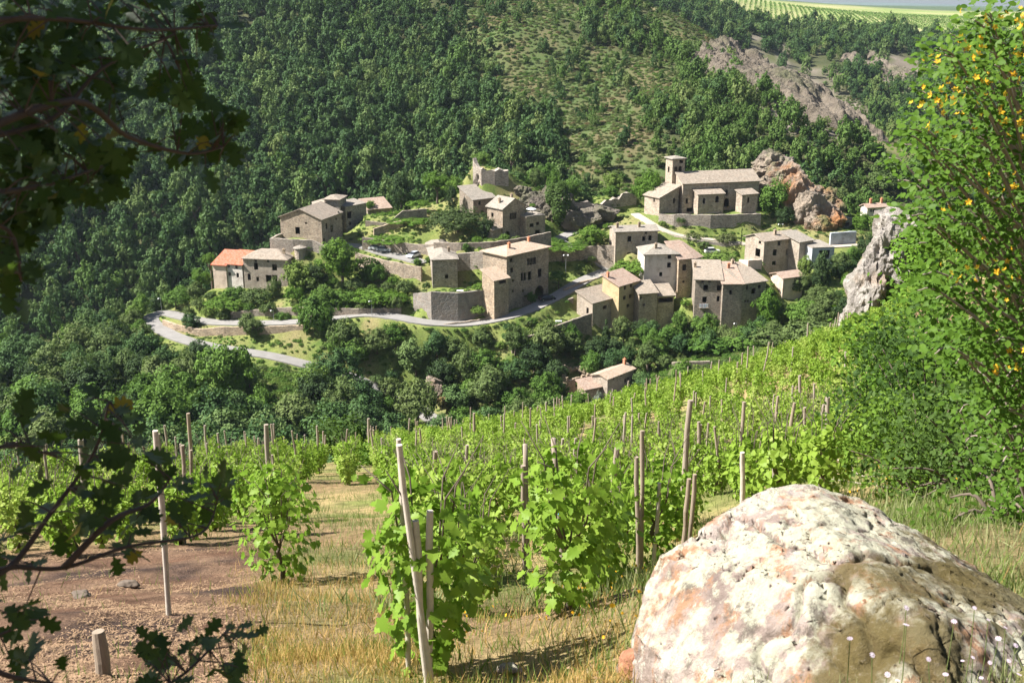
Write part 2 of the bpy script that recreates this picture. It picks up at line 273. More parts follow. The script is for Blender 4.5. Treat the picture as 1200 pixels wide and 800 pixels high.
# window: (face, px, py, width px, height px, kind)
BUILD = [
 ('stone_house', 'long grey stone house with brown hipped roof above the hairpin garden', [
   V_((284.5,303),(336,305),272,338,d=7.5,roof='hip',pitch=24,wall='stone_plaster',tile='tile_brown',chim=[(.86,.35)],win=[
    ('F',300,312,4.2,8,'white'),('F',299.5,305.5,2.5,2,'dark'),('F',314,306,2.5,2.2,'dark'),('F',321.7,313.5,5,7,'white'),('F',292,324.5,3.2,7.2,'surr'),('F',302,327,2.6,5,'surr'),('F',315,326.5,6,8,'white'),('F',322,326.5,6,8,'white')])]),
 ('red_roofed_house', 'pale plastered cottage with two bright red tiled roofs at the village edge', [
   V_((249,310),(264.5,311),274,338,d=7,roof='shedF',pitch=17,wall='plaster_pink',tile='tile_red'),
   V_((265.5,309),(283.4,310.5),273.5,338,d=6.5,roof='shedF',pitch=17,wall='plaster',tile='tile_red',win=[('F',268,312,2.4,2.6,'dark'),('F',277,313,2.5,4,'dark'),('F',269,321,2.5,4,'surr'),('F',278.5,322.5,2.5,5,'surr')])]),
 ('stone_barn', 'large gabled stone barn with square tower wing on the left spur', [
   V_((328,254),(376.5,257.5),283,285,d=11,roof='gy',pitch=21,wall='stone',tile='tile_brown',win=[('F',348.8,270.3,4.6,7.6,'surr'),('F',365,255.5,2,2.4,'dark'),('F',358.5,261.5,2,1.8,'dark'),('R',382.8,265,2,7,'dark'),('R',380,283,2,7,'dark')]),
   V_((380,234),(397.5,234.5),297,276,d=6.2,roof='pyr',pitch=16,wall='stone_grey',tile='tile_brown',win=[('R',400.5,244,1.6,5,'dark'),('R',401,255,1.6,5,'dark')]),
   V_((368,241),(381,240.5),296,276,d=5,roof='shedR',pitch=-14,wall='stone_warm',tile='tile_brown',win=[('F',374.5,247.5,2,2,'dark')]),
   V_((405,243),(429,238.5),298,273,d=5,roof='shedF',pitch=8,wall='stone_grey',tile='tile_grey',over=.15,win=[('F',409.5,252,4.6,7.5,'dark'),('F',410.5,262,2.4,4,'dark')])]),
 ('garden_shed', 'low shed with faded pink roof beside the terrace vines', [
   V_((431,246),(458,243.5),310,252,d=6,roof='shedF',pitch=18,wall='stone_dark',tile='tile_pink')]),
 ('square_house', 'small square stone house with flat grey hipped roof above the bastion', [
   V_((506.3,305),(536,304),262,340,L=492,roof='hip',pitch=17,wall='stone_grey',tile='tile_grey',chim=[(.75,.25)],win=[('F',523.4,324,3.4,4,'dark'),('F',500,338,3,4,'dark')])]),
 ('manor_house', 'tall stone manor with sunlit hipped roof and arched garage door', [
   V_((593.7,300.5),(643,289.5),254,366,L=566,roof='hip',pitch=15,wall='stone',tile='tile_ochre',over=.6,chim=[(.25,.35),(.86,.6)],win=[
    ('F',619.4,306.8,3,7.6,'wood'),('F',622.9,306.2,3,7.6,'wood'),('F',626.4,305.6,3,7.6,'wood'),('F',599,304.8,2.8,4.6,'dark'),('F',599.6,316.5,2.8,5.4,'surr'),
    ('F',611.8,324.6,2.6,8.6,'wood'),('F',615.2,324,2.6,8.6,'wood'),('F',620.6,323,3.6,9.2,'white'),('F',632.5,319.8,3.8,9,'white'),('F',632,341,9,12,'arch'),('F',601.3,328.6,2,2.4,'dark'),('F',601,341,1.6,3,'dark'),('F',613,341,1.6,3,'dark')]),
   V_((579,329),(596,325.5),249.5,366,L=565,roof='shedF',pitch=20,wall='stone_warm',tile='tile_ochre',win=[('F',589,330,7,4,'dark')])]),
 ('gabled_house', 'gabled stone house with lean-to wing under the castle rock', [
   V_((589,245),(616,240.5),283,280,L=571,roof='gy',pitch=28,wall='stone',tile='tile_grey',chim=[(.62,.35),(.2,.5)],win=[
    ('F',598.6,253.4,2.3,7,'wood'),('F',601.4,253.1,2.3,7,'wood'),('F',604.1,252.8,2.3,7,'wood'),('F',602.2,240.5,2,4,'dark'),('F',594.5,275,6,8,'arch'),('L',577,252,2.4,5,'dark')]),
   V_((554.5,234.5),(580,231.5),293,254,d=7,roof='shedF',pitch=20,wall='stone_dark',tile='tile_grey',win=[('F',562,238,2.2,4,'dark'),('F',565,250,3,6,'dark')]),
   V_((616.6,255),(639,252.5),284.5,280,d=6,roof='flat',wall='stone',tile='tile_grey',over=0,win=[('F',623,264,4,4,'dark'),('F',630,272,5,4.5,'dark'),('F',630,262,3,3.4,'dark')]),
   V_((577,270),(588,266.5),279.5,280,d=3,roof='shedF',pitch=22,wall='stone_warm',tile='tile_brown')]),
 ('church', 'long stone church with square belfry tower and side chapels', [
   V_((800.6,215.6),(890,212),295,252,d=11,roof='gx',pitch=23,wall='stone_church',tile='tile_brown',win=[('F',851.4,225.5,2.6,6,'arch'),('F',851.4,237.5,5,9,'arch'),('F',804.9,235.6,2.2,6,'arch'),('F',808,246,6,4.5,'dark')]),
   V_((788.5,186.8),(803,186),300,253,L=780.6,roof='pyr',pitch=14,wall='stone_church',tile='tile_grey',win=[('F',792,199,3.6,7.2,'arch'),('F',796.9,198.7,3.6,7.2,'arch'),('F',798.5,189.5,4,3.4,'dark'),('L',783.6,198.6,1.8,6.6,'arch')]),
   V_((773,232),(795.5,229),292,252,d=6,roof='shedR',pitch=-19,wall='stone_church',tile='tile_brown',win=[('F',790,235,2.6,6,'arch'),('L',766.5,234.5,1.5,4.5,'arch')]),
   V_((818.5,228.3),(848.5,227),292.3,252,d=3.0,roof='shedF',pitch=14,wall='stone_church',tile='tile_brown',win=[('F',825,235.4,2.6,6,'arch'),('F',840.3,233.5,3.6,7,'arch')]),
   V_((870,228.5),(887.5,227),290.5,250,L=863,roof='shedF',pitch=15,wall='stone_church',tile='tile_brown',win=[('F',877,234.5,2.4,6,'arch')])]),
 ('terrace_house', 'broad two storey house with grey roof below the church wall', [
   V_((721.5,272),(771,270.5),275,299,L=714.5,roof='gx',pitch=15,wall='stone_plaster',tile='tile_grey',chim=[(.08,.3),(.6,.3)],win=[
    ('F',737.6,280,4,6,'wood'),('F',754.5,279.6,3.4,5,'wood'),('F',761.8,278.8,3.4,5.4,'wood'),('F',757,292,2.6,3,'dark'),('F',737,299,3.6,6,'door'),('F',757,272.8,1.6,1.4,'dark')])]),
 ('plastered_house', 'pale plastered house with grey hipped roof and pink roofed wing', [
   V_((755.5,298.8),(795,298),264,345,L=747.5,roof='hip',pitch=22,wall='plaster',tile='tile_grey',chim=[(.38,.25)],win=[('F',784.6,300.8,3.6,4.6,'wood'),('F',784,310.6,3.8,5.6,'wood'),('F',774.4,321.4,3,4.6,'dark'),('F',779,335,4.6,2.6,'dark')]),
   V_((795.6,304),(811,302.5),263.6,352,d=6.5,roof='shedF',pitch=24,wall='stone_warm',tile='tile_pink',win=[('F',802,313.5,4,6.6,'wood'),('F',801,330,2.2,2.2,'dark')]),
   V_((811.3,303.5),(822,300.5),265,350,d=6,roof='shedF',pitch=24,wall='stone_grey',tile='tile_pink',win=[('F',814,304.5,4,4.5,'dark')])]),
 ('ochre_house', 'ochre fronted house rising from the fortified wall with low brown wing', [
   V_((725.5,335.5),(749,328.5),255,393,L=706,roof='shedF',pitch=20,wall='plaster_yellow',tile='tile_pink',chim=[(.05,.75)],win=[('F',732.5,337,2.4,4.4,'dark'),('F',739.6,334.5,2.4,4.6,'dark'),('F',731.8,348.8,2.6,4.4,'dark'),('F',738.6,347,2.6,4.4,'dark'),('F',736,358,2.6,3.6,'dark')]),
   V_((694.5,355.3),(725.4,347.2),252,394,L=676,roof='shedF',pitch=19,wall='stone_plaster',tile='tile_brown',win=[('F',709,360,4,4,'dark'),('L',688.5,364,2.2,6.5,'door'),('F',717,358,2,3,'dark')]),
   V_((749.3,344.5),(770.5,343),256,393,d=5.5,roof='shedF',pitch=16,wall='stone',tile='tile_brown',win=[('F',751,349,1.5,2.4,'dark'),('F',754.5,357,2,2.4,'dark')]),
   V_((770.8,347),(790,346),258,386,d=5,roof='shedF',pitch=16,wall='stone',tile='tile_brown',win=[('F',780,351.5,15,5,'dark')])]),
 ('fortress_house', 'tall fortress like house with buttress and laundry balcony over the slope', [
   V_((815,327.5),(846,328.2),253,376,d=9.5,roof='shedF',pitch=14,wall='stone_dark',tile='tile_brown',chim=[(.03,.6)],win=[('F',827,337,4.6,5.8,'white'),('F',842.4,337.4,4,5.6,'dark'),('F',825.6,351,4.4,6.4,'dark'),('F',841.6,350,3,6,'dark'),('F',823,330,1.5,1.6,'dark'),('F',831.6,329.8,1.6,1.6,'dark'),('F',826,366,1.4,1.4,'dark')]),
   V_((847.5,333),(870.5,332.8),251,391,d=10.5,roof='shedF',pitch=14.5,wall='stone_dark',tile='tile_pink',chim=[(.6,.7)],win=[('F',856.2,342.6,2.4,4.8,'surr')]),
   V_((870.8,332.8),(898,329.2),251.2,391,d=9.5,roof='shedF',pitch=14.5,wall='stone_dark',tile='tile_brown',chim=[(.5,.95)],win=[('F',883,341,4.2,6.2,'wood'),('F',875.4,337,1.4,4.6,'dark'),('F',873.5,353,1.4,2.2,'dark'),('F',876.5,353,1.4,2.2,'dark'),('F',890,336,2.6,3.6,'shut')])]),
 ('shuttered_house', 'three storey house with pale shutters and pinkish sunlit gable', [
   V_((895.8,283.2),(937,278.3),268,326,L=874,roof='gx',pitch=18,wall='stone_plaster',tile='tile_brown',chim=[(.45,.3)],win=[
    ('F',908,296,4,6.6,'wood'),('F',922.6,295.3,2.8,6.4,'shut'),('F',933,293.4,2.8,5.8,'shut'),('F',929.6,284,2.6,6,'shut'),('F',913.2,285,2.6,5,'shut'),('F',907,308.6,4,4.6,'dark'),('F',923.6,306.4,2.2,3.4,'dark'),('L',888,296,5,9,'white'),('L',890.5,284,2.5,3.6,'white')]),
   V_((937.2,284),(953,281.5),268.6,318,d=6,roof='shedF',pitch=12,wall='stone_plaster',tile='tile_grey')]),
 ('pink_roofed_cottage', 'small cottage with pink tiled roof squeezed below the shuttered house', [
   V_((918,326.3),(941.5,323.2),257,353,L=902,roof='gx',pitch=18,wall='plaster_pink',tile='tile_pink',win=[('L',904,322.5,2,4,'dark'),('F',932,331,2,5,'dark')])]),
 ('roadside_house', 'small two storey stone house with ochre roof beside the parked car', [
   V_((712,444.2),(743,432),226,482,L=694,roof='gx',pitch=17,wall='stone_plaster',tile='tile_ochre',chim=[(.92,.5)],win=[('F',736.2,444.4,2.6,4.6,'wood'),('F',733,446,2.2,4.4,'shut'),('F',733.8,457.5,3,5.4,'wood'),('F',730.4,459,2.2,4.6,'shut'),('F',719,443.8,1.8,1.6,'dark'),('F',728,439.6,1.8,1.6,'dark')]),
   V_((686,456.5),(703,453),225,482,d=3.2,roof='shedF',pitch=18,wall='stone_warm',tile='tile_pink')]),
 ('ruined_house', 'roofless ruined house with broken wall tops beside the ochre roofed house', [
   V_((664,447),(694.5,440),230,460,d=6,roof='none',wall='stone_warm',win=[('F',676,450.5,3,6,'dark'),('F',682,449.5,3,6,'dark')])]),
 ('white_house', 'white walled house with pink roof at the valley road behind the rock', [
   V_((1016.7,243.5),(1040,242.2),305,254,L=1009,roof='gx',pitch=24,wall='plaster',tile='tile_pink',chim=[(.3,.5),(.85,.5)],win=[('F',1021,246.8,2.4,3.4,'dark'),('F',1024.2,246.6,2.4,3.4,'dark')])]),
 ('roadside_shed', 'small grey flat roofed hut under the orange tinted crag', [
   V_((982,258),(999,256.5),296,272,d=5,roof='flat',wall='stone_grey',tile='tile_grey',over=.1,win=[('F',993,263,4,4,'dark')])]),
 ('garage', 'blue grey rendered garage block below the white parked car', [
   V_((952,291.5),(978,290.5),266,315,d=9,roof='flat',wall='rend_blue',tile='tile_grey',over=0,win=[('F',966,298,11,9,'dark')])]),
]

# retaining walls: (label, material, [(px, top py, base py, Y), ...])
WALLS = [
 ('smooth dark bastion wall with angled faces holding the lawn terrace', 'concrete', [(484,344,372,256),(505,342,375,250.5),(536.5,343,374,250.5),(571,340,368,253)]),
 ('long stone wall under the upper lane on the left of the square house', 'stone', [(416,296,318,275),(448,305,325,270),(470,309,333,267),(493,313,338,264)]),
 ('high garden wall between the square house and the manor', 'stone_grey', [(536,297,327,267),(551,296,327,267),(566,295,325,266)]),
 ('terrace wall with round end below the stone barn', 'stone_grey', [(318.5,279.5,300,276),(343,280.5,300,275),(366,281.5,300,275),(382,290,304,274)]),
 ('side wall climbing behind the barn terrace', 'stone_grey', [(318.5,279.5,296,276.4),(326,275.5,288,281),(333,273.5,284,284)]),
 ('massive retaining wall carrying the church terrace', 'stone_grey', [(772,251,262,290),(790,251.5,272,288),(833,252,276,287),(862,251.5,274,288),(892,250.5,273,290)]),
 ('low stone wall along the lane below the church wall', 'stone_grey', [(790,277,287,282),(815,281,292,280),(850,285,297,279),(866,287,302,279)]),
 ('ivy topped wall above the lane beside the terrace house', 'stone_dark', [(642,293,314,276),(675,290,312,278),(700,288,308,278),(720,288,300,276)]),
 ('parapet wall along the lane climbing behind the ochre house', 'stone', [(662,339,346,262),(680,331,342,266),(702,325,335,270),(706,322,330,272)]),
 ('long low wall on the valley side of the village lane', 'stone_dark', [(520,380,392,247),(553,376,392,249),(600,368,385,252),(640,357,373,256),(672,349,362,258)]),
 ('mossy wall holding the lawn below the ochre house', 'stone_dark', [(600,400,420,240),(632,390,412,243),(662,378,408,247),(694,367,398,251)]),
 ('roadside wall on the valley side of the hairpin', 'stone_warm', [(190,375,385,261),(205,380,392,258),(232,386,398,255),(262,383,398,253),(312,383,398,251),(355,381,394,250)]),
 ('low wall under the hedge above the village lane', 'stone_dark', [(270,366,376,262),(320,361,373,260),(360,360,371,257),(420,362,370,254),(470,361,371,254)]),
 ('jagged ruined rampart running from the crag to the plane tree', 'stone_grey', [(667,226,254,296),(680,240,256,297),(700,238,252,299),(716,232,250,301),(730,229,248,303),(746,230,244,304)]),
 ('ruined castle wall standing high on the rock', 'stone_grey', [(554,189,226,304),(564,197,226,300),(580,200,226,300),(596,203,226,301)]),
 ('terrace wall under the garden vines', 'stone_dark', [(428,259,268,292),(455,262,266,291),(472,247,262,292),(500,245,256,293)]),
 ('low sloping wall beside the village stairs', 'stone_warm', [(438,268,276,286),(460,261,272,288),(472,258,268,288)]),
 ('wall below the upper lawn terrace in the village middle', 'stone_dark', [(424,278,292,281),(452,282,294,280),(490,287,296,277),(516,286,300,274)]),
 ('shaded stone wall at the foot of the umbrella pine', 'stone_dark', [(508,284,300,272),(540,285,302,270),(575,284,300,270),(606,280,297,272),(646,272,290,276)]),
 ('white roadside wall opposite the crag', 'rend_blue', [(974,273,287,280),(990,272,286,281),(1004,271,285,282)]),
 ('small garden wall at the terrace of the shuttered house', 'plaster_pink', [(866,304,323,263),(877,305,323,260.5),(893,304.5,322,261.5)]),
 ('low wall beside the lower meadow', 'stone_dark', [(787,425,431,224),(806,424,430,223),(832,423,429,223)]),
]
# roads: centre line as (px, py, Y), width
ROADS = [
 ('village_lane', 4.2, [(716,315,277),(700,321,273),(680,330,268),(662,341,262),(640,353,257),(610,366,252),(575,375,249.5),(540,379,248.5),(500,377,248.5),(465,371,251),(430,367.5,254),(390,372,254),(350,376.5,254),(300,378,256.5),(250,377,260),(215,371,265),(194,366,269),(180,369,268),(176,375,264),(186,384,259),(206,394,253),(232,402,249),(270,409,246),(320,417,243),(372,430,240),(420,444,238),(470,468,236),(492,479,234),(505,489,229),(530,494,225),(565,495,222),(600,492,221),(640,489,221),(690,487,222),(730,474,224),(765,452,228)]),
 ('upper_lane', 4.4, [(384,289,283),(400,287,284),(425,288.5,284),(450,296,279),(480,303,273),(497,308,270)]),
 ('church_lane', 3.6, [(716,315,277),(690,300,281),(668,288,284),(655,280,288),(680,268,294)]),
 ('church_path', 2.6, [(744,250,296),(757,258,291),(775,268,286),(800,276,283),(840,281,282),(866,284,281),(900,292,278),(940,290,278),(985,288,279),(1010,286,281)]),
]
def cl_pts(r):
    return [at(*p) for p in r[2]]

# ------------------------------------------------------------------ terrain height field through control points
CPS = []
def cp(px, py, Y): CPS.append(tuple(at(px, py, Y)))
def cw(x, y, z): CPS.append((x, y, z+CZ))
# our own slope: under the camera, the vineyard, its brow
cw(0, 0, -1.75); cw(-8, -3, -2.2); cw(8, -3, -.6); cw(0, -30, 9); cw(-60, -30, 4); cw(70, -30, 16); cw(-60, 10, -10); cw(60, 8, 1)
for px, py, Y in [(100,795,6.2),(400,798,6),(650,795,6),(505,760,7.5),(250,765,7.5),(50,720,9),(700,712,9.5),(300,685,11.5),(650,680,11.5),(150,650,16),(520,638,16),(800,628,16),
    (330,597,25),(620,588,25),(900,560,25),(200,566,34),(500,553,40),(720,535,40),(940,490,42),(560,533,75),(760,500,80),(715,513,79),(860,461,85),(985,426,88),(420,538,62),(480,536,70),(200,548,42),(0,573,33),(-200,600,28),(660,525,78),
    (900,640,7.2),(1100,596,8),(1200,590,8),(1050,560,13),(1180,500,16),(1050,450,40),(1170,400,40),(1040,392,75),(1100,340,72),(1200,290,72),(1350,260,72),(1500,200,60)]: cp(px, py, Y)
# below the brow down to the valley road
for px, Y, z in [(-100,60,-34),(100,75,-42),(300,95,-50),(500,105,-49),(700,110,-48),(850,112,-44),(980,115,-40),(1150,110,-25),(0,110,-58),(200,140,-70),(400,150,-73),(600,160,-72),(800,160,-66),(950,165,-60),(1150,160,-40),(-300,120,-70),
    (0,180,-82),(150,200,-83),(330,205,-86),(480,205,-88),(640,200,-85),(760,205,-80),(880,205,-76),(1000,215,-72),(1150,220,-50),(-250,200,-95)]:
    r = ray(px, 500); cw(r.x/r.y*Y, Y, z)
# village spur and valleys
for px, py, Y in [(100,455,222),(60,440,235),(180,440,232),(250,430,236),(20,415,265),(100,405,285),(330,452,228),(420,485,224),(300,480,215),(560,420,243),(500,425,243),(560,470,232),(640,440,236),(620,470,228),(700,415,243),(770,418,240),(840,415,236),(900,405,232),(950,395,232),(810,428,225),(780,446,226),
    (240,345,270),(225,360,268),(300,350,266),(340,350,264),(380,345,264),(420,340,262),(450,352,260),(400,330,270),(470,350,259),(520,340,257),(555,338,258),
    (430,250,300),(470,250,300),(445,256,294),(480,270,286),(430,283,284),(400,285,286),(500,262,292),(530,270,284),(520,250,305),(470,240,318),(400,240,315),
    (600,285,279),(630,282,282),(650,270,286),(575,262,290),(560,225,303),(600,212,312),(640,222,316),(580,205,318),(690,252,300),(740,252,300),(660,240,306),(720,232,318),
    (700,275,287),(690,290,281),(740,302,272),(725,300,274),(780,285,282),(840,251,293),(880,251,294),(790,240,306),(860,240,315),(760,245,304),(840,300,275),(850,310,268),(830,320,264),(800,345,258),(865,322,259),(905,330,258),(960,320,260),(985,340,255),(950,360,250),(900,390,246),(800,385,248),(760,395,247),(720,400,246),
    (930,225,308),(960,270,286),(1000,262,296),(1040,258,310),(1010,300,272),(1000,330,262),(1060,290,280),(1100,260,300),(905,240,306)]: cp(px, py, Y)
# river gorge behind the spur, far hillside, ridge, second slope, plateau
for px, Y, z in [(-150,300,-113),(0,310,-111),(120,312,-110),(220,318,-108),(330,330,-98),(430,335,-88),(520,340,-78),(620,342,-68),(720,338,-64),(800,335,-62),(900,335,-63),(1000,335,-64),(1100,330,-66),(1250,320,-62)]:
    r = ray(px, 350); cw(r.x/r.y*Y, Y, z)
for px in (-250, -100, 50, 200, 350, 500): 
    for py, Y in ((400,326),(300,356),(200,398),(100,455),(0,532),(-120,640)):
        if px > 300 and py == 400: continue
        cp(px, py, Y+max(0, px-300)*.03)
for px, py, Y in [(600,200,362),(600,120,425),(600,50,485),(600,-20,575),(700,200,356),(700,140,405),(700,60,480),(700,-20,590),(780,190,356),(790,120,420),(790,60,490),(790,14,560),(860,180,358),(860,110,430),(850,44,530),(900,170,362),(900,77,490),(960,160,372),(960,107,450),(1010,175,362),(1010,137,410),(1045,167,385),(1090,200,360),(900,-30,-1)]:
    if Y > 0: cp(px, py, Y)
for px, Y, z in [(880,640,-75),(960,600,-80),(1040,540,-80),(1120,480,-80),(1250,430,-75),(760,720,-30),(700,760,20)]:
    r = ray(px, 150); cw(r.x/r.y*Y, Y, z)
for px, py, Y in [(1000,100,720),(1080,120,680),(1150,130,660),(1300,140,640),(960,70,780),(1030,62,800),(1100,75,790),(1200,80,780),(900,38,900),(980,40,900),(1060,36,940),(1130,40,960),(1250,40,960),(860,12,1050),(940,24,1020),(1020,28,1020),(1080,27,1080),(1140,26,1150),(1250,24,1150),
    (880,3,1350),(960,10,1350),(1040,16,1350),(1100,20,1400),(900,1,1700),(1000,7,1700),(1100,13,1750),(1200,14,1700),(1000,9,2300),(1150,11,2400),(1080,9,3500)]: cp(px, py, Y)
for x, y, z in [(-400,900,120),(0,1000,90),(-900,1200,140),(-400,2000,100),(-1500,600,120),(1500,700,-20),(1200,300,-30),(-900,300,-60),(-500,150,-95),(500,150,0),(900,1500,-18),(2500,2500,-25),(-2500,2500,60),(3000,8000,-60),(0,8000,-40),(-3000,8000,-20),(-3000,0,0),(3000,0,0),(0,-400,60),(-800,-400,20),(800,-400,60),(600,5000,-22),(1800,5200,-24)]: cw(x, y, z)
for _, _, vols in BUILD:
    for v in vols:
        for q in ((0, -.6), (v['w'], -.6), (v['w']/2, v['d']*.6)): p = wl(v, *q); CPS.append((p.x, p.y, v['base']+.1))
WW = []
for lab, mt, pts in WALLS:
    top = [at(a, b, Y) for a, b, c, Y in pts]; bot = [at(a, c, Y) for a, b, c, Y in pts]; WW.append((top, bot))
    for t_, b_ in zip(top, bot):
        CPS.append((b_.x, b_.y-1.0, b_.z)); CPS.append((t_.x, t_.y+1.6, max(t_.z-.9, b_.z)))
RL = []
for nm, wd, pts in ROADS:
    P = cl_pts((nm, wd, pts)); Q = []
    for i in range(len(P)-1):
        p0, p1, p2, p3 = P[max(i-1, 0)], P[i], P[i+1], P[min(i+2, len(P)-1)]
        n = max(2, int((p2-p1).length/1.5))
        for k in range(n):
            t = k/n; Q.append(.5*((2*p1)+(p2-p0)*t+(2*p0-5*p1+4*p2-p3)*t*t+(-p0+3*p1-3*p2+p3)*t**3))
    Q.append(P[-1]); RL.append(np.array([tuple(q) for q in Q]))
    for q in P: CPS.append((q.x, q.y, q.z-.1))
C_ = np.array(CPS); keep = []
for i in range(len(C_)):
    if all(np.hypot(*(C_[i, :2]-C_[j, :2])) > .9 for j in keep): keep.append(i)
C_ = C_[keep]; nC = len(C_)
def phi(r): return r
A_ = np.zeros((nC+3, nC+3)); D_ = np.hypot(C_[:, None, 0]-C_[None, :, 0], C_[:, None, 1]-C_[None, :, 1])
A_[:nC, :nC] = phi(D_)-np.eye(nC)*.12; A_[:nC, nC] = 1; A_[:nC, nC+1:] = C_[:, :2]/1000; A_[nC, :nC] = 1; A_[nC+1:, :nC] = C_[:, :2].T/1000
sol = np.linalg.solve(A_, np.concatenate([C_[:, 2], [0, 0, 0]]))
def H0(x, y):
    x = np.asarray(x, float).ravel(); y = np.asarray(y, float).ravel(); out = np.empty(len(x))
    for i in range(0, len(x), 8000):
        a, b = x[i:i+8000], y[i:i+8000]
        out[i:i+8000] = phi(np.hypot(a[:, None]-C_[None, :, 0], b[:, None]-C_[None, :, 1]))@sol[:nC]+sol[nC]+(a*sol[nC+1]+b*sol[nC+2])/1000
    return out
RALL = np.concatenate([np.c_[r, np.full(len(r), ROADS[i][1])] for i, r in enumerate(RL)])
def smooth(a, b, x): t = np.clip((x-a)/(b-a), 0, 1); return t*t*(3-2*t)
def H(x, y):
    x = np.asarray(x, float).ravel(); y = np.asarray(y, float).ravel(); z = H0(x, y)
    far = smooth(330, 420, y)*(1-smooth(900, 1000, y)); z = z+far*(fbm2(x/70, y/70, 4)*9+fbm2(x/18, y/18, 2)*1.5)
    near = 1-smooth(20, 60, y); z = z+near*(fbm2(x*.9, y*.9, 4)*.12+fbm2(x*4.5+3, y*4.5, 3)*.035)+(1-smooth(90, 200, y))*fbm2(x/6, y/6, 2)*.22
    z = z+smooth(100, 140, y)*(1-smooth(190, 225, y))*fbm2(x/14, y/14, 3)*2.0
    m = (y > 195)&(y < 320)&(np.abs(x) < 140)
    if m.any():
        xx, yy = x[m], y[m]; zz = z[m]; bd = np.full(len(xx), 1e9); bz = np.zeros(len(xx)); bw = np.zeros(len(xx))
        for i in range(0, len(xx), 8000):
            d = np.hypot(xx[i:i+8000, None]-RALL[None, :, 0], yy[i:i+8000, None]-RALL[None, :, 1]); k = d.argmin(1)
            bd[i:i+8000] = d[np.arange(len(k)), k]; bz[i:i+8000] = RALL[k, 2]; bw[i:i+8000] = RALL[k, 3]
        f = 1-smooth(.0, 2.2, bd-bw/2-.6); z[m] = zz*(1-f)+(bz-.25)*f
    return z
def Hs(x, y): return float(H([x], [y])[0])
def ax(*seg):
    out = [seg[0][0]]
    for a, b, st in seg:
        n = max(1, round((b-a)/st)); out += list(a+(b-a)*np.arange(1, n+1)/n)
    return np.array(out)
gx = ax((-4000,-1500,250),(-1500,-420,45),(-420,-135,6),(-135,-14,1.4),(-14,14,.22),(14,135,1.4),(135,560,6),(560,1500,40),(1500,4000,250))
gy = ax((-400,-40,40),(-40,0,4),(0,3,.6),(3,18,.2),(18,40,.5),(40,110,1.4),(110,200,3),(200,322,1.2),(322,560,4),(560,1100,9),(1100,2500,50),(2500,9000,350))
GX, GY = np.meshgrid(gx, gy); gz = H(GX, GY).reshape(GX.shape); ny_, nx_ = GX.shape
idx = np.arange(ny_*nx_).reshape(ny_, nx_)
quads = np.stack([idx[:-1, :-1], idx[:-1, 1:], idx[1:, 1:], idx[1:, :-1]], -1).reshape(-1, 4)
gv = np.c_[GX.ravel(), GY.ravel(), gz.ravel()]
me = mesh_np('ground', gv, quads, smooth=True)
# land cover colours: soil, dry grass, green grass, woodland floor, heath, rock, plateau field
ppx, ppy, dep = proj(gv[:, 0], gv[:, 1], gv[:, 2]); X_, Y_ = gv[:, 0], gv[:, 1]
HEATH = [(800,20,36,16),(870,56,34,20),(910,78,30,18),(950,100,30,18),(985,122,30,18),(1020,146,26,18),(625,55,62,70),(690,120,50,65),(725,190,65,45),(600,10,50,40),(845,45,60,28),(760,95,30,30)]
ROCKZ = [(900,80,34,32),(945,122,46,44),(985,142,34,26),(1052,86,26,20)]
def zone(zs, px, py, wob):
    r = np.zeros(len(px))
    for cx, cy, rx, ry in zs: r = np.maximum(r, 1.25-np.hypot((px-cx)/rx, (py-cy)/ry)+wob)
    return np.clip(r*2.2, 0, 1)
wob = fbm2(X_/25, Y_/25, 4)*.7
CREST = np.array([tuple(at(*q)) for q in [(700,-40,640),(785,12,560),(850,44,530),(900,77,490),(960,107,450),(1010,137,410),(1045,167,385)]])
CREST = np.concatenate([CREST[i]*(1-t_)+CREST[i+1]*t_ for i in range(len(CREST)-1) for t_ in np.linspace(0, 1, 14)[None, :, None][0][:, :, None]]).reshape(-1, 3)
def crest(x, y): return np.concatenate([np.hypot(x[i:i+9000, None]-CREST[None, :, 0], y[i:i+9000, None]-CREST[None, :, 1]).min(1) for i in range(0, len(x), 9000)])
n1 = fbm2(X_*.6, Y_*.6, 5); n2 = fbm2(X_*.12+9, Y_*.12, 4); n3 = fbm2(X_*2.2, Y_*2.2, 4)
def cc(c): return np.array(c)[None, :]
def lerp(a, b, f): f = np.clip(f, 0, 1)[:, None]; return a*(1-f)+b*f
soil = lerp(cc((.125,.068,.042)), cc((.215,.135,.085)), .5+n3*1.1); soil = lerp(soil, cc((.065,.043,.034)), (n1-.12)*5)
dry = lerp(cc((.36,.26,.12)), cc((.27,.23,.10)), .5+n1)
green = lerp(cc((.085,.13,.028)), cc((.19,.21,.06)), .5+n1*1.2)
wood = lerp(cc((.045,.055,.022)), cc((.085,.085,.038)), .5+n2)
heath = lerp(cc((.12,.10,.05)), cc((.075,.105,.034)), .62+n2*1.4+n1*.5)
rockc = lerp(cc((.15,.125,.095)), cc((.24,.20,.16)), .5+n1*1.5); rockc = lerp(rockc, cc((.09,.10,.04)), n2*3)
vil = lerp(green, lerp(cc((.23,.19,.09)), cc((.17,.175,.06)), .5+n1), (n2-.02)*2.5)
colr = lerp(lerp(dry, green, .35+n1*1.6), soil, (n2*1.5+.25))                       # the vineyard ground
ls = smooth(0, 1, (345-ppx)/70+n1*.8)*(1-smooth(15, 18, Y_)); colr = lerp(colr, soil, ls*1.2)
colr = lerp(colr, wood, smooth(95, 125, Y_)); colr = lerp(colr, vil, smooth(215, 240, Y_)*(1-smooth(318, 330, Y_)))
colr = lerp(colr, wood, smooth(318, 335, Y_)); fz = smooth(325, 340, Y_)
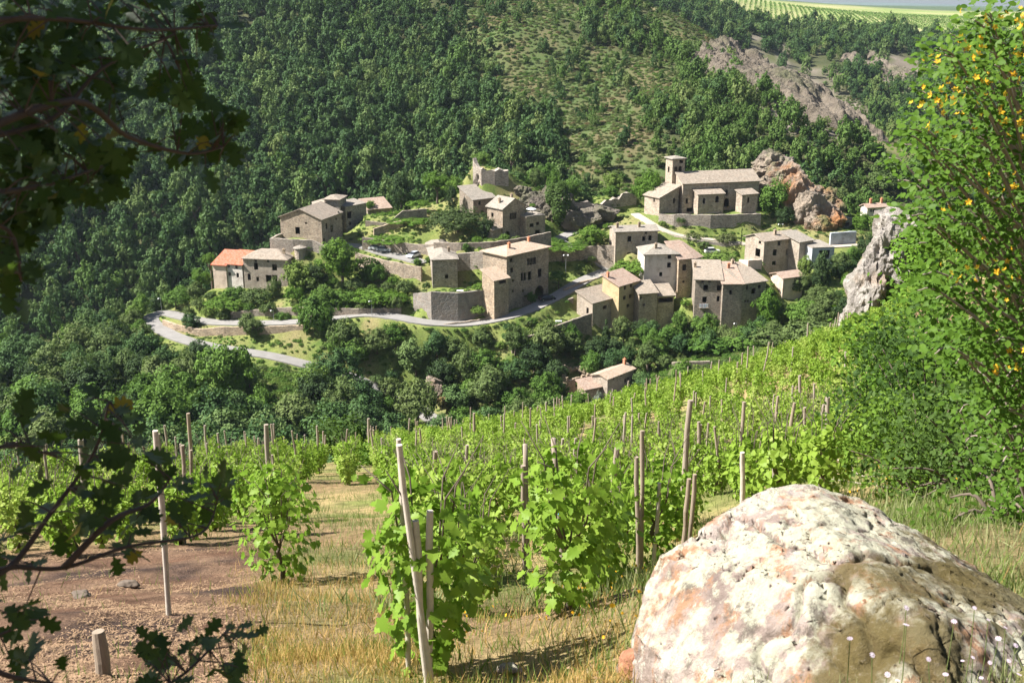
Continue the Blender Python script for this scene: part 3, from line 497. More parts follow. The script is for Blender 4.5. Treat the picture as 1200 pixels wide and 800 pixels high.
colr = lerp(colr, heath, zone(HEATH, ppx, ppy, wob)*fz*(1-smooth(600, 640, Y_))); colr = lerp(colr, rockc, zone(ROCKZ, ppx, ppy, wob)*fz)
cr_ = crest(X_, Y_)+wob*8; colr = lerp(colr, lerp(cc((.17,.18,.065)), cc((.24,.20,.10)), .5+n2*1.5), (1-smooth(8, 17, cr_))*.9)
field = lerp(cc((.20,.25,.075)), cc((.34,.31,.15)), .5+fbm2(X_/60, Y_/60, 3)*1.5)
colr = lerp(colr, field, smooth(905, 935, Y_+fbm2(X_/120, Y_/120, 2)*60)); colr = lerp(colr, cc((.07,.10,.05)), smooth(1500, 1900, Y_))
ca = me.color_attributes.new('cover', 'FLOAT_COLOR', 'POINT'); ca.data.foreach_set('color', np.c_[np.clip(colr, .01, .8), np.ones(len(colr))].astype(np.float32).ravel())
m, t, b, n, l = new_mat('ground_cover'); at_ = n('ShaderNodeAttribute'); at_.attribute_name = 'cover'
g = n('ShaderNodeNewGeometry'); f1 = noise(t, g.outputs['Position'], 3.2, 8, .7); f2 = noise(t, g.outputs['Position'], 22, 6, .7)
col = mixc(t, .75, at_.outputs['Color'], ramp(t, f1, [(.3, (.22,)*3), (.5, (.5,)*3), (.72, (.82,)*3)]), 'OVERLAY')
col = mixc(t, .5, col, ramp(t, f2, [(.3, (.2,)*3), (.52, (.5,)*3), (.75, (.85,)*3)]), 'OVERLAY')
l(col, b.inputs['Base Color']); b.inputs['Roughness'].default_value = .97; b.inputs['Specular IOR Level'].default_value = .1
bump(t, math_(t, 'ADD', f1, math_(t, 'MULTIPLY', f2, .5)), b, .8, .12); me.materials.append(m)
ground = tag(link('ground', me), kind='structure')
hp = []
for i in range(121):
    x = -6000+i*180; zt = CZ-14-26*abs(math.sin(i*.13+.6))+12*math.sin(i*.41); hp.append((x, zt))
mb = MB()
for (x0, z0), (x1, z1) in zip(hp, hp[1:]):
    mb.poly([(x0, 8900, CZ-160), (x1, 8900, CZ-160), (x1, 9300, z1), (x0, 9300, z0)]); mb.poly([(x0, 9300, z0), (x1, 9300, z1), (x1, 9900, z1-120), (x0, 9900, z0-120)])
tag(mb.build('hills', plain('far_hills', (.06, .09, .06), 1, scale=.002)), kind='structure')
# roads as ribbons on the terrain, with a real thickness
for (nm, wd, _), R_ in zip(ROADS, RL):
    mb = MB(); d = np.gradient(R_[:, :2], axis=0); d /= np.linalg.norm(d, axis=1)[:, None]+1e-9; nn = np.c_[-d[:, 1], d[:, 0]]
    for s_ in (-1, 1): pass
    b0 = 0
    for p, q in zip(R_, nn):
        a = p[:2]+q*wd/2; c = p[:2]-q*wd/2
        mb.v += [(a[0], a[1], p[2]-.5), (a[0], a[1], p[2]+.02), (p[0], p[1], p[2]+.06), (c[0], c[1], p[2]+.02), (c[0], c[1], p[2]-.5)]
    for i in range(len(R_)-1):
        for k in range(4): mb.f.append([i*5+k, i*5+k+1, i*5+5+k+1, i*5+5+k])
    tag(mb.build(nm, M['gravelpath'] if nm == 'church_path' else M['asphalt']), kind='structure')

# ------------------------------------------------------------------ build the houses
def face_frame(v, f):
    w, d = v['w'], v['d']
    return {'F': ((0, 0), (1, 0), (0, -1), w), 'B': ((0, d), (1, 0), (0, 1), w), 'L': ((0, 0), (0, 1), (-1, 0), d), 'R': ((w, 0), (0, 1), (1, 0), d)}[f]
def to_local(v, p):
    q = p-Vector((v['P'].x, v['P'].y, v['base'])); return Vector((q.x*v['e'].x+q.y*v['e'].y, q.x*v['e2'].x+q.y*v['e2'].y, q.z))
def pix_on_face(v, f, px, py):
    o, dr, nr, ln = face_frame(v, f); r = ray(px, py); c = to_local(v, Vector((0, 0, CZ))); rl = to_local(v, Vector((0, 0, CZ))+r)-c
    den = rl.x*nr[0]+rl.y*nr[1]
    if abs(den) < 1e-6: return None
    k = ((o[0]-c.x)*nr[0]+(o[1]-c.y)*nr[1])/den; q = c+rl*k
    return (q.x-o[0])*dr[0]+(q.y-o[1])*dr[1], q.z
def volume(root, v, wi):
    w, d, h, s, o, rf = v['w'], v['d'], v['h'], v['s'], v['o'], v['roof']; loc = Vector((v['P'].x, v['P'].y, v['base']))-root.location; yaw = v['yaw']
    hF = {'00': h, 'w0': h, '0d': h, 'wd': h}
    if rf == 'shedF': hF['0d'] = hF['wd'] = h+s*d
    if rf == 'shedR': hF['w0'] = hF['wd'] = h-s*w
    top = {'F': (hF['00'], hF['w0']), 'B': (hF['0d'], hF['wd']), 'L': (hF['00'], hF['0d']), 'R': (hF['w0'], hF['wd'])}
    holes = {k: [] for k in 'FBLR'}
    for (f, px, py, wp, hp_, kind) in v['win']:
        c = pix_on_face(v, f, px, py); a = pix_on_face(v, f, px-wp/2, py); b = pix_on_face(v, f, px+wp/2, py); t_ = pix_on_face(v, f, px, py-hp_/2); u_ = pix_on_face(v, f, px, py+hp_/2)
        if None in (a, b, c, t_, u_): continue
        hw = max(.3, min(abs(b[0]-a[0])/2*1.15, 3)); hh = max(.3, abs(t_[1]-u_[1])/2*1.08); ln = face_frame(v, f)[3]; lim = min(top[f])-.12
        if rf in ('gy',) and f == 'F': lim = h+s*min(c[0], w-c[0])-.5
        for sc_ in (1, .86, .76, .64):
            u0, u1, v0, v1 = max(.15, c[0]-hw*sc_), min(ln-.15, c[0]+hw*sc_), c[1]-hh, min(c[1]+hh, lim)
            if not any(u0 < q[1]+.06 and u1 > q[0]-.06 and v0 < q[3]+.06 and v1 > q[2]-.06 for q in holes[f]): break
        if u1-u0 < .3 or v1-v0 < .3: print('window off', f, px, py, c, ln, lim); continue
        if any(u0 < q[1]+.02 and u1 > q[0]-.02 and v0 < q[3]+.02 and v1 > q[2]-.02 for q in holes[f]): print('window overlap', px, py); continue
        holes[f].append((u0, u1, v0, v1, kind))
    mb = MB(); wins = []
    for f in 'FBLR':
        og, dr, nr, ln = face_frame(v, f); z0 = -v['sink']
        P = lambda u, z, dep=0: (og[0]+dr[0]*u-nr[0]*dep, og[1]+dr[1]*u-nr[1]*dep, z)
        flip = f in 'BL'
        def Q(*pts): mb.poly(pts[::-1] if flip else pts)
        base_t = min(top[f]); gable = rf == 'gy' and f in 'FB' or rf == 'gx' and f in 'LR'
        us = sorted({0, ln, *[q[0] for q in holes[f]], *[q[1] for q in holes[f]]}); zs = sorted({z0, base_t, *[q[2] for q in holes[f] if q[3] <= base_t], *[q[3] for q in holes[f] if q[3] <= base_t]})
        for ua, ub in zip(us, us[1:]):
            for za, zb in zip(zs, zs[1:]):
                uc, zc = (ua+ub)/2, (za+zb)/2
                if any(q[0] < uc < q[1] and q[2] < zc < q[3] for q in holes[f]): continue
                Q(P(ua, za), P(ub, za), P(ub, zb), P(ua, zb))
        if gable:
            rr = s*ln/2; Q(P(0, base_t), P(ln, base_t), P(ln/2, base_t+rr))
        ta, tb = top[f]
        if abs(ta-tb) > 1e-3:
            Q(P(0, base_t), P(ln, base_t), P(ln, tb)) if tb > ta else Q(P(0, base_t), P(ln, base_t), P(0, ta))
        if rf == 'none':                                             # broken wall tops
            x = 0
            while x < ln-.5:
                st = random.uniform(.5, 1.3); hh = random.uniform(.2, 2.0) if f != 'F' else random.uniform(.1, .7); x2 = min(ln, x+st)
                a = P(x, base_t-.01, .25); c = P(x2, base_t-.01, .25); mb.box(((a[0]+c[0])/2, (a[1]+c[1])/2, base_t+hh/2-.02), (st if f in 'FB' else .5, .5 if f in 'FB' else st, hh)); x = x2
        for (u0, u1, v0, v1, kind) in holes[f]:
            dp = .28
            if v1 > base_t+.01: dp = -.06                            # a window in the gable triangle sits as a framed panel
            else:
                for a, c in (((u0, v0), (u1, v0)), ((u1, v0), (u1, v1)), ((u1, v1), (u0, v1)), ((u0, v1), (u0, v0))):
                    Q(P(a[0], a[1]), P(a[0], a[1], dp), P(c[0], c[1], dp), P(c[0], c[1]))
            if kind == 'arch':
                uc = (u0+u1)/2; r = (u1-u0)/2; zc = max(v1-r, v0+.1); rz = v1-zc
                arc = [(uc+r*math.cos(t), zc+rz*math.sin(t)) for t in np.linspace(0, math.pi, 9)]
                for side, cor in ((arc[:5], (u1, v1)), (arc[4:], (u0, v1))):
                    for a, c in zip(side, side[1:]):
                        tri = [P(*cor), P(*c), P(*a)]; Q(*tri[::-1]); q = [P(a[0], a[1]), P(c[0], c[1]), P(c[0], c[1], dp), P(a[0], a[1], dp)]; Q(*q)
            wins.append((f, u0, u1, v0, v1, kind, dp, P, nr))
    mb.build('wall', M[v['wall']], root, loc=loc, rz=yaw)
    # roof
    t = .2; rb = MB(); z = h
    def R3(x, y, z): return (x, y, z+.02)
    if rf == 'gx':
        r = s*d/2; rb.slab([R3(-o, -o, z-s*o), R3(w+o, -o, z-s*o), R3(w+o, d/2, z+r), R3(-o, d/2, z+r)], t); rb.slab([R3(-o, d/2, z+r), R3(w+o, d/2, z+r), R3(w+o, d+o, z-s*o), R3(-o, d+o, z-s*o)], t)
        zr = lambda x, y: z+s*min(y, d-y)
    elif rf == 'gy':
        r = s*w/2; rb.slab([R3(-o, -o, z-s*o), R3(w/2, -o, z+r), R3(w/2, d+o, z+r), R3(-o, d+o, z-s*o)], t); rb.slab([R3(w/2, -o, z+r), R3(w+o, -o, z-s*o), R3(w+o, d+o, z-s*o), R3(w/2, d+o, z+r)], t)
        zr = lambda x, y: z+s*min(x, w-x)
    elif rf in ('hip', 'pyr'):
        a0, a1, b0, b1 = -o, w+o, -o, d+o; k = min(a1-a0, b1-b0)/2; r = s*k
        if a1-a0 >= b1-b0: r0, r1 = (a0+k, (b0+b1)/2), (a1-k, (b0+b1)/2)
        else: r0, r1 = ((a0+a1)/2, b0+k), ((a0+a1)/2, b1-k)
        zz = z-s*o*.3; e0, e1 = (*r0, zz+r), (*r1, zz+r); c00, cw0, cwd, c0d = (a0, b0, zz), (a1, b0, zz), (a1, b1, zz), (a0, b1, zz)
        if a1-a0 >= b1-b0: pl = [[c00, cw0, e1, e0], [cw0, cwd, e1], [cwd, c0d, e0, e1], [c0d, c00, e0]]
        else: pl = [[c00, cw0, e0], [cw0, cwd, e1, e0], [cwd, c0d, e1], [c0d, c00, e0, e1]]
        for p in pl: rb.slab([R3(*q) for q in p], t)
        zr = lambda x, y: zz+s*min(x-a0, a1-x, y-b0, b1-y)
    elif rf == 'shedF':
        rb.slab([R3(-o, -o, z-s*o), R3(w+o, -o, z-s*o), R3(w+o, d+o, z+s*(d+o)), R3(-o, d+o, z+s*(d+o))], t); zr = lambda x, y: z+s*y
    elif rf == 'shedR':
        rb.slab([R3(-o, -o, z+s*o), R3(w+o, -o, z-s*(w+o)), R3(w+o, d+o, z-s*(w+o)), R3(-o, d+o, z+s*o)], t); zr = lambda x, y: z-s*x
    elif rf == 'flat':
        rb.slab([R3(-o, -o, z), R3(w+o, -o, z), R3(w+o, d+o, z), R3(-o, d+o, z)], .25); zr = lambda x, y: z
    if rf != 'none':
        ro = rb.build('roof', M[v['tile']], root, loc=loc, rz=yaw)
        for cx, cy in v['chim']:
            x, y = cx*w, cy*d; zb = zr(x, y); cb = MB().box((x, y, zb+.45), (.62, .5, 1.7)).box((x, y, zb+1.35), (.78, .66, .12)); cb.tube([(x, y, zb+1.4), (x, y, zb+1.7)], .14, 8)
            cb.build('chimney', M['brick'] if v['tile'] in ('tile_ochre', 'tile_pink') else M['stone_warm'], ro)
    for (f, u0, u1, v0, v1, kind, dp, P, nr) in wins:
        def bar(mb_, ua, ub, za, zb, d0, d1):
            a, c = P(ua, za, d0), P(ub, zb, d1); mb_.box(((a[0]+c[0])/2, (a[1]+c[1])/2, (za+zb)/2), (abs(a[0]-c[0]), abs(a[1]-c[1]), zb-za))
        fr = MB(); ft = .07; d0, d1 = dp-.09, dp-.01; um, vm = (u0+u1)/2, (v0+v1)/2
        bar(fr, u0, u0+ft, v0, v1, d0, d1); bar(fr, u1-ft, u1, v0, v1, d0, d1); bar(fr, u0+ft, u1-ft, v0, v0+ft, d0, d1); bar(fr, u0+ft, u1-ft, v1-ft, v1, d0, d1)
        if kind in ('white', 'wood', 'shut') :
            bar(fr, um-.035, um+.035, v0+ft, v1-ft, d0, d1)
            if v1-v0 > 1.1: bar(fr, u0+ft, um-.035, vm-.03, vm+.03, d0, d1); bar(fr, um+.035, u1-ft, vm-.03, vm+.03, d0, d1)
        isdoor = kind == 'door' or (kind == 'arch' and u1-u0 > .9 and v1-v0 > 1.8 and f == 'F' and rf in ('hip', 'gy'))
        fm = M['white'] if kind == 'white' else M['shutter'] if kind == 'shut' else M['shutter_red'] if kind == 'door' else M['wood']
        wo = fr.build('door' if isdoor else 'window', fm, root, loc=loc, rz=yaw)
        pn = MB(); bar(pn, u0, u1, v0, v1, dp-.01, dp+.03); pn.build('door_leaf' if isdoor else 'pane', M['shutter_red'] if kind == 'door' else M['dark'] if isdoor else M['glass'], wo)
        if kind in ('white', 'surr', 'wood'):
            sm = MB(); e = .16
            for q in ((u0-e, u0, v0-.1, v1+.1), (u1, u1+e, v0-.1, v1+.1)): bar(sm, *q, -.035, .04)
            bar(sm, u0, u1, v1, v1+.2, -.035, .04); bar(sm, u0-.08, u1+.08, v0-.14, v0, -.07, .04); sm.build('surround', M['white'] if kind == 'white' else M['surround'], wo)
        if kind == 'shut':
            for ua, ub in ((u0-(u1-u0)*.55, u0-.04), (u1+.04, u1+(u1-u0)*.55)):
                sh = MB(); bar(sh, ua, ub, v0, v1, -.07, -.01); sh.build('shutter', M['shutter'], wo)
for nm, lab, vols in BUILD:
    v = vols[0]; root = thing(nm, lab, 'church' if nm == 'church' else 'shed' if 'shed' in nm else 'garage' if nm == 'garage' else 'barn' if 'barn' in nm else 'house', (v['P'].x, v['P'].y, v['base']))
    for i, q in enumerate(vols): volume(root, q, i)
def wall_mesh(top, bot, th, rough):
    mb = MB(); rows = []
    for i in range(len(top)-1):
        n = max(1, int((top[i+1]-top[i]).length/1.2))
        for k in range(n): rows.append((top[i].lerp(top[i+1], k/n), bot[i].lerp(bot[i+1], k/n)))
    rows.append((top[-1], bot[-1])); P = [r[0] for r in rows]; m_ = len(rows)
    for i, (a, c) in enumerate(rows):
        d = P[min(i+1, m_-1)]-P[max(i-1, 0)]; q = Vector((-d.y, d.x, 0)); q = q.normalized() if q.length else Vector((0, 1, 0))
        if q.y < 0: q = -q
        zt = a.z+random.uniform(-1, 1)*rough; x, y = a.x, a.y; bx, by = c.x, c.y
        mb.v += [(x, y-.12, c.z-3), (x, y, zt), (x+q.x*th, y+q.y*th, zt+random.uniform(-1, 1)*rough*.5), (x+q.x*th, y+q.y*th, c.z-3)]
    for i in range(m_-1):
        for k in range(3): mb.f.append([i*4+k, i*4+4+k, i*4+5+k, i*4+1+k])
    e = (m_-1)*4; mb.f += [[0, 1, 2, 3], [e+3, e+2, e+1, e]]
    return mb
for (lab, mt, pts), (tp, bt) in zip(WALLS, WW):
    ruin = 'ruined' in lab
    o = wall_mesh(tp, bt, 1.1 if ruin else .6, .9 if ruin else .08).build('rampart' if ruin else 'retaining_wall', M[mt]); tag(o, lab, 'wall')

# ------------------------------------------------------------------ foliage
def unit(v): return v/(np.linalg.norm(v, axis=1)[:, None]+1e-9)
def rdir(n, rng): return unit(rng.normal(size=(n, 3)))
LEAF_RHOMB = (np.array([(0, -.5, 0), (.32, 0, .06), (0, .5, -.04), (-.32, 0, .06)]), [[0, 1, 2, 3]])
def outline_leaf(pts, cup=.08):                                     # outline in (x, y), fan about the midrib
    p = np.array(pts, float); c = np.array([[0, p[:, 1].mean()*.9]]); V = np.r_[c, p]; z = cup*np.abs(V[:, 0])-.10*(V[:, 1]-.5)**2
    n = len(p); return np.c_[V, z], [[0, 1+i, 1+(i+1) % n] for i in range(n)]
_o = [(.05,0),(.07,.12),(.20,.17),(.24,.27),(.13,.33),(.17,.40),(.34,.47),(.36,.58),(.19,.60),(.20,.67),(.30,.76),(.27,.85),(.14,.84),(.10,.93),(0,1.0)]
LEAF_OAK = outline_leaf(_o+[(-x, y) for x, y in _o[::-1][1:]], .12)
_o = [(.04,.02),(.22,-.10),(.34,.04),(.28,.16),(.50,.26),(.46,.42),(.30,.44),(.36,.66),(.22,.72),(.14,.80),(0,1.0)]
LEAF_VINE = outline_leaf(_o+[(-x, y) for x, y in _o[::-1]], .16)
LEAF_VINE_S = outline_leaf([(.03,.0),(.34,.0),(.46,.34),(.30,.62),(0,1),(-.30,.62),(-.46,.34),(-.34,.0)], .2)
LEAF_OVAL = outline_leaf([(.0,0),(.2,.18),(.27,.45),(.2,.78),(0,1),(-.2,.78),(-.27,.45),(-.2,.18)], .15)
def leaves_np(C, N, size, tmpl, rng, up=None):
    """place a leaf template at every centre; +z of the leaf follows N, its tip direction is random (or follows up)"""
    n = len(C); N = unit(N); T = rdir(n, rng) if up is None else up; T = unit(T-N*(T*N).sum(1)[:, None]); B = np.cross(T, N)
    tv, tf = tmpl; k = len(tv); sz = np.broadcast_to(np.asarray(size, float), (n,))
    V = C[:, None, :]+sz[:, None, None]*(tv[None, :, 0:1]*B[:, None, :]+tv[None, :, 1:2]*T[:, None, :]+tv[None, :, 2:3]*N[:, None, :])
    Fc = (np.arange(n)[:, None, None]*k+np.array(tf)[None]).reshape(-1, len(tf[0])); return V.reshape(-1, 3), Fc
def crown(kind, clumps, per, leaf, seed):
    """unit crown (radius 1): many small leaves gathered in clumps that leave gaps between them"""
    rng = np.random.default_rng(seed)
    if kind == 'round':
        lobes = [(rdir(1, rng)[0]*rng.uniform(.25, .5), rng.uniform(.45, .62)) for _ in range(7)]; C = []
        for c, r in lobes: C.append(c+rdir(clumps//7, rng)*r*(rng.uniform(.55, 1, (clumps//7, 1))))
        C = np.concatenate(C); C[:, 2] *= .95; cr = .17
    elif kind == 'oval':
        z = rng.uniform(-1, 1, clumps); rr = np.sqrt(np.clip(1-z*z, 0, 1))*.75*(1-.2*z); a = rng.uniform(0, 6.28, clumps); k = rng.uniform(.55, 1.05, clumps)
        C = np.c_[np.cos(a)*rr*k, np.sin(a)*rr*k, z+rng.normal(0, .06, clumps)]; cr = .17
    elif kind == 'cone':
        z = rng.uniform(-1, 1, clumps)**1; z = 1-2*np.sqrt(rng.uniform(0, 1, clumps)); z = -z; z = np.clip(-z, -1, 1); rr = (1-z)/2*.8; a = rng.uniform(0, 6.28, clumps)
        C = np.c_[np.cos(a)*rr, np.sin(a)*rr, z]; cr = .13
    elif kind == 'flat':
        a = rng.uniform(0, 6.28, clumps); r = np.sqrt(rng.uniform(0, 1, clumps)); C = np.c_[np.cos(a)*r, np.sin(a)*r, .55*(1-r**2)+rng.normal(0, .16, clumps)]; cr = .16
    elif kind == 'column':
        z = rng.uniform(-1, 1, clumps); rr = .2*np.clip(1-np.abs(z)**3, .05, 1); a = rng.uniform(0, 6.28, clumps); C = np.c_[np.cos(a)*rr, np.sin(a)*rr, z]; cr = .08
    else:                                                            # bush
        d = rdir(clumps, rng); d[:, 2] = np.abs(d[:, 2])*.9; C = d*rng.uniform(.5, 1.05, (clumps, 1))*np.array([1, 1, .9])-np.array([0, 0, .35]); cr = .2
    n = clumps if len(C) == clumps else len(C); out = unit(C+1e-3)
    off = rdir(n*per, rng); rad = rng.uniform(.5, 1, (n*per, 1))*cr*rng.uniform(.7, 1.3, (n, 1)).repeat(per, 0); P = C.repeat(per, 0)+off*rad
    N = unit(off*.8+out.repeat(per, 0)*.55+rdir(n*per, rng)*.55+np.array([0, 0, .3]))
    return leaves_np(P, N, leaf*rng.uniform(.7, 1.35, n*per), LEAF_RHOMB, rng)
L_ = {}
L_['wood'] = leafmat('leaves_forest', (.032, .070, .024), (.08, .140, .042), .12, (.14, .195, .06))
L_['green'] = leafmat('leaves_mid_green', (.055, .115, .02), (.12, .20, .036), .22, (.165, .225, .05))
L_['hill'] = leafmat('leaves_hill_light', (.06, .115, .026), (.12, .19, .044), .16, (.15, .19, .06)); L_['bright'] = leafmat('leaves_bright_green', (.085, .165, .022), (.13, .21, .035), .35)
L_['dark'] = leafmat('leaves_evergreen_dark', (.03, .055, .02), (.058, .09, .032), .18)
L_['pine'] = leafmat('needles_pine', (.04, .066, .02), (.075, .10, .035), .2)
L_['silver'] = leafmat('leaves_silver', (.13, .15, .11), (.2, .22, .17), .2)
L_['heath'] = leafmat('leaves_heath', (.075, .095, .034), (.125, .135, .05), .2, (.17, .12, .06))
L_['olive'] = leafmat('leaves_olive_green', (.07, .11, .032), (.135, .17, .055), .18)
CR = {}
def crown_mesh(key, kind, clumps, per, leaf, seed, mat):
    V, Fc = crown(kind, clumps, per, leaf, seed); CR[key] = mesh_np('crown', V, Fc, [L_[mat]]); return CR[key]
for i in range(4): crown_mesh(f'f{i}', 'round', 63, 20, .155, 11+i, 'wood')
for i in range(3): crown_mesh(f'g{i}', 'round', 63, 20, .155, 41+i, 'hill')
crown_mesh('f4', 'oval', 60, 20, .15, 31, 'wood'); crown_mesh('f5', 'oval', 56, 20, .16, 32, 'wood')
for m_ in ('green', 'bright', 'dark', 'olive', 'wood', 'silver'):
    for i in range(2): crown_mesh(f'r_{m_}{i}', 'round', 126, 34, .095, 51+i+hash(m_+'')*0, m_)
crown_mesh('cone', 'cone', 150, 30, .11, 61, 'dark'); crown_mesh('oval_dark', 'oval', 150, 30, .10, 62, 'dark'); crown_mesh('flat', 'flat', 170, 34, .085, 63, 'pine'); crown_mesh('column', 'column', 130, 22, .07, 64, 'dark')
for m_ in ('green', 'bright', 'olive', 'heath', 'wood'): crown_mesh(f'b_{m_}', 'bush', 90, 26, .13, 71, m_)
def trunk_mesh(seed, limbs=6):
    rng = random.Random(seed); mb = MB(); pts = [(0, 0, -.12), (0, 0, .1), (rng.uniform(-.03, .03), rng.uniform(-.03, .03), .5), (rng.uniform(-.06, .06), rng.uniform(-.06, .06), 1)]
    mb.tube(pts, [.075, .055, .042, .02], 7)
    for k in range(limbs):
        a = 6.28*k/limbs+rng.uniform(-.4, .4); z = rng.uniform(.45, .85); l = rng.uniform(.22, .42)
        mb.tube([(0, 0, z), (math.cos(a)*l*.5, math.sin(a)*l*.5, z+.14), (math.cos(a)*l, math.sin(a)*l, z+.34)], [.026, .018, .006], 5)
    return mb.mesh('trunk', M['bark'], True)
TR = [trunk_mesh(s) for s in range(3)]
def tree_at(x, y, zc, rx, rz, key, label, cat='tree', name='tree', group=None, ground_z=None):
    """a tree standing on the ground at (x, y) with its crown centred at height zc"""
    gz_ = Hs(x, y) if ground_z is None else ground_z; zc = max(zc, gz_+rz*(.55 if cat != 'shrub' else .2))
    o = thing(name, label, cat, (x, y, gz_), random.uniform(0, 6.28), group); h = zc-gz_
    if cat != 'shrub': th = max(h, .5); link('trunk', random.choice(TR), o, (0, 0, 0), scale=(min(max(th, rx*.8), rx*2.2), )*2+(th,))
    else: link('stem', random.choice(TR), o, (0, 0, -.1), scale=(rx*.8, rx*.8, max(h, rz*.6)))
    link('crown', CR[key], o, (0, 0, h), scale=(rx, rx, rz)); return o
def T(px, py, wpx, hpx, Y, key, label, cat='tree', name='tree', group=None):
    p = at(px, py, Y); sc = Y/F/.97*(1.28 if key[:2] in ('r_', 'b_') else 1.1); return tree_at(p.x, p.y, p.z, wpx*sc/2, hpx*sc/2, key, label, cat, name, group)

